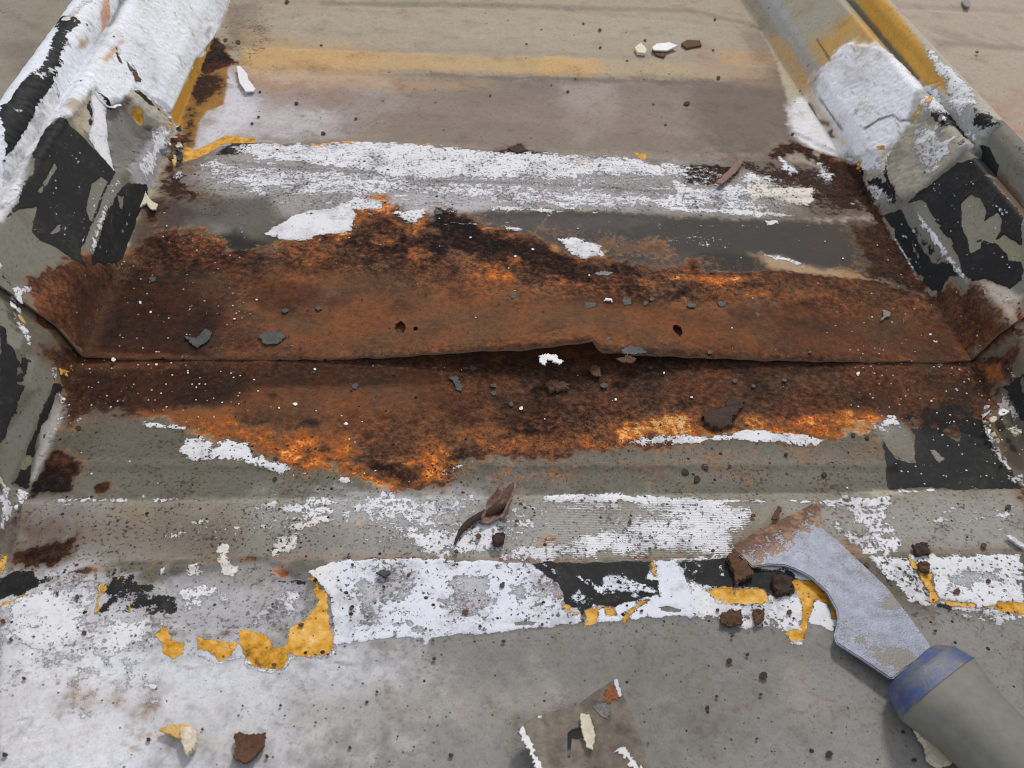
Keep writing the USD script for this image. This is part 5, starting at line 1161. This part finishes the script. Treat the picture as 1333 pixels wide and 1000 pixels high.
FL('scale_flake', 'black diamond-shaped flake on the lower white coating', 'scale flake', 'c8', '145,262 172,248 200,262 175,278', CHARCOAL, .0012, .0006)
def tube(P, R, k=8, seed=1):
    from scipy.interpolate import CubicSpline
    P, R = np.asarray(P, float), np.asarray(R, float); t = np.linspace(0, 1, len(P)); tt = np.linspace(0, 1, 40)
    P, R = CubicSpline(t, P)(tt), np.interp(tt, t, R); d = np.gradient(P, axis=0); d /= np.linalg.norm(d, axis=1, keepdims=True)
    a = np.cross(d, [0, 0, 1.0]); a /= np.linalg.norm(a, axis=1, keepdims=True); b = np.cross(a, d); th = np.arange(k)*2*math.pi/k
    V = (P[:, None]+R[:, None, None]*(np.cos(th)[None, :, None]*a[:, None]+.7*np.sin(th)[None, :, None]*b[:, None])).reshape(-1, 3)
    V += (meshkit.fbm(V*900, 2, seed)-.5)[:, None]*.0008
    n = len(P); F_ = []; i = np.arange(k); j = (i+1) % k
    for r in range(n-1): F_ += [np.stack([r*k+i, r*k+j, (r+1)*k+j], 1), np.stack([r*k+i, (r+1)*k+j, (r+1)*k+i], 1)]
    F_ += [np.array([[0, r+1, r] for r in range(1, k-1)]), np.array([[(n-1)*k, (n-1)*k+r, (n-1)*k+r+1] for r in range(1, k-1)])]
    m = trimesh.Trimesh(V, np.vstack(F_), process=False); m.fix_normals(); return m
# crusts where the coatings on the ribs have torn
def crusts(parent, items, seed):
    rg = np.random.default_rng(seed)
    for view, poly, n, s0, mats_ in items:
        pg = Polygon(px(view, poly)); x0, y0, x1, y1 = pg.bounds; k = 0
        while k < n:
            c = rg.uniform((x0, y0), (x1, y1))
            if not pg.contains(shapely.Point(c)): continue
            k += 1; r = s0*rg.uniform(.5, 1.5); el = rg.uniform(.35, .9); a0 = rg.uniform(0, 6.28); th = np.linspace(0, 6.28, 9)[:-1]
            o = np.stack([r*np.cos(th), r*el*np.sin(th)], 1)*rg.uniform(.6, 1.3, (8, 1)); ca, sa = math.cos(a0), math.sin(a0)
            FL('coating_crust', None, None, 'p', (c+o@np.array([[ca, sa], [-sa, ca]])).ravel(), mats_[k % len(mats_)], .0009, .0028+rg.uniform(0, .0016), rg.uniform(-.0004, .0014), .0006, .0004, seed=int(rg.integers(9000)), tilt=rg.uniform(-.0016, .0016), parent=parent)
crusts(panel_up, [('d6', '890,395 960,390 1010,440 1040,500 940,530 910,500', 12, 5, (WHITECHIP, CREAM, GREYCHIP)), ('d6', '1000,420 1120,450 1200,560 1140,640 1060,680 960,560', 22, 5, (CHARCOAL, GREYCHIP, WHITECHIP, CREAM)), ('d6', '600,700 720,690 735,770 650,780', 14, 4.5, (WHITECHIP, WHITECHIP, CREAM, OCHRE, GREYCHIP)), ('d6', '640,800 740,790 800,880 740,900', 9, 4, (GREYCHIP, WHITECHIP, CHARCOAL)), ('d6', '830,550 920,400 930,440 850,560', 6, 4, (OCHRE, CREAM)),
                  ('c1', '465,375 500,350 590,410 650,480 690,530 660,600 600,520 540,450', 22, 4.5, (CREAM, GREYCHIP, WHITECHIP, CHARCOAL, BROWN)), ('c1', '580,490 620,480 640,540 590,620', 10, 4, (WHITECHIP, GREYCHIP)), ('c1', '640,600 690,540 710,620 660,640', 7, 4, (DARKRUST, CHARCOAL, OCHRE)), ('d4', '90,350 190,480 240,560 150,480', 6, 3.5, (GREYCHIP, WHITECHIP))], 4)
crusts(panel_lo, [('d8', '690,560 780,640 800,740 700,680', 9, 4.5, (CREAM, CREAM, CHARCOAL, WHITECHIP)), ('d8', '605,590 650,580 720,830 740,870 690,810', 12, 3.6, (CREAM, GREYCHIP, WHITECHIP)), ('d5', '20,740 180,760 160,860 40,960', 10, 4.5, (WHITECHIP, GREYCHIP, CREAM)), ('d4', '200,560 240,650 220,690 190,650', 4, 3, (WHITECHIP, OCHRE))], 5)
def rim(name, view, line, r, m, parent, off=.002):
    Q = sy(px(view, line)); u = np.linspace(0, 1, len(Q)); uu = np.linspace(0, 1, len(Q)*4)
    Q = np.stack([np.interp(uu, u, Q[:, 0]), np.interp(uu, u, Q[:, 1])], 1); Q += np.random.default_rng(len(line)).normal(0, .0003, Q.shape)
    x, z, nx, nz = prof(Q[:, 0]); P3 = np.stack([x+nx*off, Q[:, 1], z+nz*off], 1)
    obj(name, tube(P3, r*(.7+.6*np.random.default_rng(7).random(len(P3))), 6), m, parent, 40)

for v_, l_, r_, m_ in (('c1', '338,345 360,372 385,400 405,412 445,404', .0009, WHITECHIP), ('c1', '460,372 478,352 500,345 560,392 620,442 690,488', .0010, WHITECHIP), ('c1', '800,150 768,180 760,215 728,226 700,290 670,350 634,428', .0005, WHITECHIP),
                       ('d6', '885,385 897,450 872,505 832,548', .0009, CREAM), ('d6', '832,560 800,640 742,685 735,720', .0009, WHITECHIP), ('d6', '655,580 705,541 765,517 800,540', .0006, WHITECHIP), ('d6', '740,700 760,800 800,890', .0010, GREYCHIP)):
    rim('coating_edge', v_, l_, r_, m_, panel_up)
# the curled flake with its tail
cf = thing('rust_curl', 'curled pinkish-brown rust flake with a long bent tail on the fabric tape', 'rust flake')
o3 = at(px('c5', '605,945'), .004)[0]; u_, v_ = np.meshgrid(np.linspace(-1, 1, 16), np.linspace(-.35*math.pi, .62*math.pi, 18), indexing='ij')
rr = .0062*(1-.25*u_**2+.1*np.sin(3*v_+2*u_)); gx, gz = rr*np.sin(v_), -rr*np.cos(v_)+.0035
cu = np.stack([o3[0]+gx+.003*u_, np.full_like(gx, o3[1])+.0088*u_+.0012*np.sin(v_*2), .0040+gz+.0012*u_], -1).reshape(-1, 3)
cu[:, 2] += (meshkit.fbm(cu*700, 3, 5)-.5)*.0022; cu[:, 0] += (meshkit.fbm(cu*600, 3, 8)-.5)*.002
ii = np.arange(16*18).reshape(16, 18); cfaces = np.stack([ii[:-1, :-1], ii[1:, :-1], ii[1:, 1:], ii[:-1, 1:]], -1).reshape(-1, 4)
def thick(V, Fq, t):
    m = trimesh.Trimesh(V, np.vstack([Fq[:, [0, 1, 2]], Fq[:, [0, 2, 3]]]), process=False); n = m.vertex_normals
    V2 = np.r_[V+n*t/2, V-n*t/2]; k = len(V); T3 = m.faces; E = trimesh.grouping.group_rows(m.edges_sorted, require_count=1); ed = m.edges[E]
    side = np.vstack([np.stack([ed[:, 0], ed[:, 0]+k, ed[:, 1]+k], 1), np.stack([ed[:, 0], ed[:, 1]+k, ed[:, 1]], 1)])
    return trimesh.Trimesh(V2, np.vstack([T3, T3[:, ::-1]+k, side]), process=False)
obj('curl', thick(cu, cfaces, .0009), PINKRUST, cf, 40)
TP = np.vstack([at(px('c8', a), z)[0] for a, z in (('640,5', .0045), ('600,22', .0035), ('560,38', .0028), ('510,62', .0024), ('470,98', .0022), ('440,155', .0018))])
obj('tail', tube(TP, [.0014, .0021, .0022, .0018, .0015, .0005]), DARKRUST, cf, 40)
# smaller look-alikes, picked off the photograph one by one
MARKS = [('left screw hole', 521, 432), ('right screw hole', 881, 436), ('torn notch of the lap', 775, 448), ('triangular charcoal flake', 258, 440), ('grey oval flake', 353, 438), ('curled rust flake', 640, 665), ('scraper tip', 985, 705), ('blue collar', 1210, 885), ('scraper notch', 1070, 770), ('big dark rust chunk', 942, 537), ('metal scrap', 770, 950), ('ochre and cream chip', 235, 955), ('flat brown flake', 325, 972), ('black diamond flake', 500, 745), ('white strip flake', 320, 105), ('far white jagged flake', 862, 62), ('sliver on the white band', 950, 225), ('leaf-shaped flake', 1152, 408), ('big yellow patch', 400, 820), ('right black patch', 1240, 600), ('white V-shaped flake', 792, 391), ('forked charcoal flake', 592, 498), ('cream star-shaped flake', 190, 262), ('left yellow strip', 260, 130), ('right rib', 1090, 110), ('right yellow streak', 1210, 770)]
def own_labels(label, items):
    C = [px(v, [x, y])[0] for v, x, y, r in items]; got = []
    short = label.split(' scattered')[0].split(' stuck')[0].split(' on the')[0].split(' lying')[0].split(' before')[0]
    for c in C:
        k = min(MARKS, key=lambda m: math.hypot(m[1]-c[0], m[2]-c[1])); dx, dy = c[0]-k[1], c[1]-k[2]
        way = ('right of' if dx > 0 else 'left of') if abs(dx) > abs(dy) else ('in front of' if dy > 0 else 'behind')
        got.append(f'{short} {way} the {k[0]}')
    one = {g for g in got if got.count(g) == 1}
    return [g if g in one else label for g in got]
def dots(name, label, cat, group, m, t, items):
    labels = own_labels(label, items)
    for k, (view, x, y, r) in enumerate(items):
        r *= .82 if m is not WHITECHIP else .62
        rg = random.Random(k*77+len(label)); n = 9
        a0 = rg.random()*3; el = .6+.4*rg.random()
        poly = [(x+r*(.65+.5*rg.random())*math.cos(a0+a), y+r*el*(.65+.5*rg.random())*math.sin(a0+a)) for a in np.linspace(0, 2*math.pi, n, endpoint=False)]
        FL(name, labels[k], cat, view, np.array(poly).ravel(), m, t*.38, .00005, 0, .00022, group=group, seed=k*13+len(label))
dots('scale_flake', 'small charcoal scale flake stuck on the rust above the lap edge', 'scale flake', 'charcoal flakes on the upper rust', CHARCOAL, .001,
     [('c5', 1088, 180, 26), ('c5', 866, 184, 15), ('c5', 1160, 188, 14), ('c5', 1184, 172, 12), ('c5', 768, 280, 12), ('c5', 797, 282, 17), ('c5', 662, 160, 13), ('c5', 960, 316, 14), ('c5', 1020, 322, 13), ('c5', 785, 340, 9), ('c6', 84, 196, 18), ('c6', 192, 188, 20), ('c6', 332, 228, 14), ('c6', 392, 192, 18), ('c6', 148, 372, 14), ('c6', 526, 372, 10), ('c4', 1202, 204, 14), ('c4', 1075, 215, 16), ('c5', 1326, 195, 14), ('c4', 575, 96, 18), ('c2', 380, 800, 22), ('c5', 600, 348, 10)])
dots('scale_flake', 'small charcoal scale flake on the shaded rust just below the lap', 'scale flake', 'charcoal flakes on the lower rust', CHARCOAL, .001,
     [('c5', 66, 500, 16), ('c5', 586, 498, 16), ('c5', 588, 526, 17), ('c5', 1004, 498, 17), ('c5', 654, 568, 11), ('c6', 1018, 420, 14), ('c6', 312, 500, 12), ('c6', 430, 478, 11), ('c6', 242, 478, 12)])
dots('rust_chip', 'small dark rust chip on the grey-green pan before the fabric tape', 'rust chip', 'rust chips on the grey-green pan', DARKRUST, .0014,
     [('c5', 1250, 716, 11), ('c5', 1308, 822, 18), ('c6', 58, 824, 17), ('c6', 130, 806, 17), ('c6', 100, 850, 17), ('c6', 222, 802, 10), ('c4', 296, 656, 13), ('c4', 1040, 776, 14), ('c6', 436, 756, 10), ('c6', 580, 832, 13), ('c4', 1036, 850, 10), ('c6', 690, 684, 11), ('c6', 742, 694, 10)])
dots('rust_chip', 'small brown rust chip on the fabric tape', 'rust chip', 'rust chips on the fabric tape', BROWN, .0016,
     [('c8', 530, 124, 14), ('c8', 674, 66, 11), ('c8', 706, 18, 9), ('c8', 690, 2, 9), ('c8', 1102, 70, 9), ('c8', 1248, 76, 9), ('c8', 445, 180, 12), ('c9', 1275, 14, 16), ('c9', 1182, 158, 15), ('c9', 740, 232, 12), ('c9', 160, 178, 10), ('c9', 312, 46, 11), ('c7', 640, 930, .1), ('c4', 640, 928, 13), ('c7', 1215, 88, 9), ('c9', 700, 190, 12)][:12])
dots('rust_chip', 'small brown or black rust chip on the lower white coating', 'rust chip', 'rust chips on the lower white coating', BROWN, .0014,
     [('c8', 480, 410, 15), ('c8', 618, 308, 15), ('c8', 266, 270, 8), ('c8', 172, 314, 9), ('c8', 48, 396, 10), ('c8', 536, 463, 8), ('c8', 332, 472, 7), ('c8', 55, 232, 7), ('c8', 770, 456, 8), ('c8', 1145, 405, 9), ('c7', 1326, 396, 9), ('c7', 318, 488, 12), ('c7', 1034, 608, 13), ('c7', 1135, 458, 14), ('c7', 40, 514, 10), ('c7', 90, 660, 11), ('c7', 10, 445, 13), ('c9', 448, 410, 17), ('c9', 1080, 332, 18), ('c9', 1200, 292, 13), ('c9', 178, 402, 9), ('c9', 400, 352, 10), ('c7', 180, 290, 12), ('c7', 290, 350, 9), ('c7', 215, 340, 9)])
dots('rust_chip', 'small dark rust chip on the grey coating along the bottom', 'rust chip', 'rust chips on the grey coating', DARKRUST, .0014,
     [('c9', 352, 650, 21), ('c9', 598, 944, 22), ('c9', 222, 594, 13), ('c9', 290, 570, 10), ('c9', 878, 862, 9), ('c9', 920, 968, 12), ('c9', 326, 888, 8), ('c9', 140, 770, 10), ('c9', 174, 728, 9), ('c9', 232, 500, 9), ('c9', 340, 720, 9), ('c9', 1070, 545, 9), ('c9', 1000, 480, 9), ('c8', 624, 520, 11), ('c8', 108, 748, 8), ('c8', 426, 950, 13), ('c8', 362, 586, 10), ('c8', 286, 918, 6), ('c7', 1006, 954, 10), ('c7', 18, 948, 15), ('c7', 560, 890, 11), ('c7', 1190, 826, 6), ('c7', 915, 764, 6)])
dots('rust_chip', 'small dark brown speck of rust on the far beige sheet', 'rust chip', 'rust specks on the far sheet', DARKRUST, .0012,
     [('c2', 988, 112, 7), ('c2', 926, 88, 6), ('c2', 712, 166, 6), ('c2', 768, 112, 6), ('c2', 990, 178, 6), ('c2', 1158, 152, 8), ('c2', 1090, 232, 8), ('c2', 896, 298, 6), ('c2', 868, 344, 7), ('c2', 68, 446, 7), ('c2', 574, 360, 5), ('c2', 1318, 390, 12), ('c3', 62, 388, 14), ('c3', 168, 72, 6), ('c3', 160, 190, 7), ('c3', 180, 292, 9), ('c3', 460, 506, 9), ('c3', 540, 518, 10), ('c3', 502, 262, 9), ('c3', 468, 388, 9), ('c1', 1005, 232, 8), ('c1', 1212, 170, 7), ('c1', 1118, 388, 10), ('c1', 1218, 502, 11), ('c1', 975, 440, 7), ('c1', 950, 465, 7), ('c1', 1082, 5, 10), ('c3', 1156, 196, 8), ('c2', 1236, 470, 6), ('c2', 1190, 392, 5), ('c1', 980, 345, 7), ('c1', 898, 158, 13), ('c1', 850, 150, 9)])
dots('paint_chip', 'tiny white paint chip scattered on the rust either side of the lap', 'paint chip', 'white chips on the rust', WHITECHIP, .0008,
     [('c4', 568, 220, 9), ('c4', 528, 184, 10), ('c4', 968, 174, 8), ('c4', 884, 246, 8), ('c4', 428, 400, 14), ('c4', 830, 486, 8), ('c4', 1188, 436, 9), ('c4', 1114, 568, 15), ('c4', 1052, 582, 8), ('c4', 1305, 642, 12), ('c4', 590, 418, 9), ('c4', 690, 660, 8), ('c5', 668, 10, 10), ('c5', 946, 84, 11), ('c5', 690, 584, 14), ('c5', 1048, 550, 10), ('c5', 30, 642, 13), ('c5', 780, 624, 6), ('c5', 1230, 450, 7), ('c5', 940, 220, 14), ('c5', 644, 56, 6), ('c6', 80, 542, 9), ('c6', 984, 556, 7), ('c6', 1082, 516, 7), ('c6', 650, 18, 6), ('c6', 708, 452, 12), ('c6', 232, 280, 5), ('c6', 1000, 330, 12), ('c6', 980, 305, 9), ('c2', 500, 895, 8), ('c2', 735, 940, 8)])
# ------------------------------------------------------------------ crumbs too small to count
def crumbs(name, label, cat, m, spots, seed, size):
    spots = [(a_, b_, n_//2) for a_, b_, n_ in spots]; rg = np.random.default_rng(seed); ico = trimesh.creation.icosahedron(); V, F_ = [], []; k = 0
    for view, poly, n in spots:
        pg = Polygon(px(view, poly)); x0, y0, x1, y1 = pg.bounds; P = []
        while len(P) < n:
            c = rg.uniform((x0, y0), (x1, y1))
            if pg.contains(shapely.Point(c)): P.append(c)
        P = np.array(P); q = sy(P); z = ground(P)+np.where((q[:, 1] > 0) & (q[:, 1] < .11) & (np.abs(q[:, 0]) < HW), np.interp(q[:, 0], _lx, LSM)*np.clip(1-q[:, 1]/.11, 0, 1)**2, 0)
        x = prof(q[:, 0])[0]
        for j in range(len(P)):
            s_ = size*(.35+1.5*rg.random()**3); a = rg.normal(size=(3, 3)); Q = np.linalg.qr(a)[0]
            v = (ico.vertices*rg.uniform(.6, 1.3, (12, 1)))@Q*[s_, s_, s_*.55]
            V.append(v+[x[j], q[j, 1], z[j]+s_*.35]); F_.append(ico.faces+12*k); k += 1
    p = raw(name, np.vstack(V), np.vstack(F_), m); return tag(p, label, cat, kind='stuff')
crumbs('rust_crumbs', 'fine dark rust crumbs strewn over the metal and its coatings', 'rust crumbs', DARKRUST,
       [('p', '100,340 1250,360 1260,460 90,460',  300), ('p', '90,480 1280,480 1280,560 560,620 110,530', 300), ('p', '60,540 1160,560 1160,640 60,640', 150), ('p', '40,650 1300,640 1300,720 20,740', 240), ('p', '0,740 1333,720 1333,800 0,850', 170), ('p', '0,850 1333,810 1333,1000 0,1000', 110), ('p', '230,200 1100,210 1130,280 210,270', 300), ('p', '300,20 1000,20 1080,190 260,180', 130), ('p', '290,20 335,20 330,100 280,90', 70), ('p', '1040,190 1110,210 1200,360 1130,330', 110)], 11, .00042)
crumbs('paint_crumbs', 'fine white paint crumbs strewn over the rust and black mastic', 'paint crumbs', WHITECHIP,
       [('p', '100,300 340,300 340,535 100,535', 230), ('p', '340,300 1250,330 1280,540 340,560', 190), ('p', '1130,330 1290,400 1290,560 1100,560', 150), ('p', '1160,570 1320,560 1320,640 1160,640', 60), ('p', '200,270 1100,280 1150,330 200,330', 110), ('p', '60,540 1160,560 1160,640 60,640', 60)], 12, .00034)
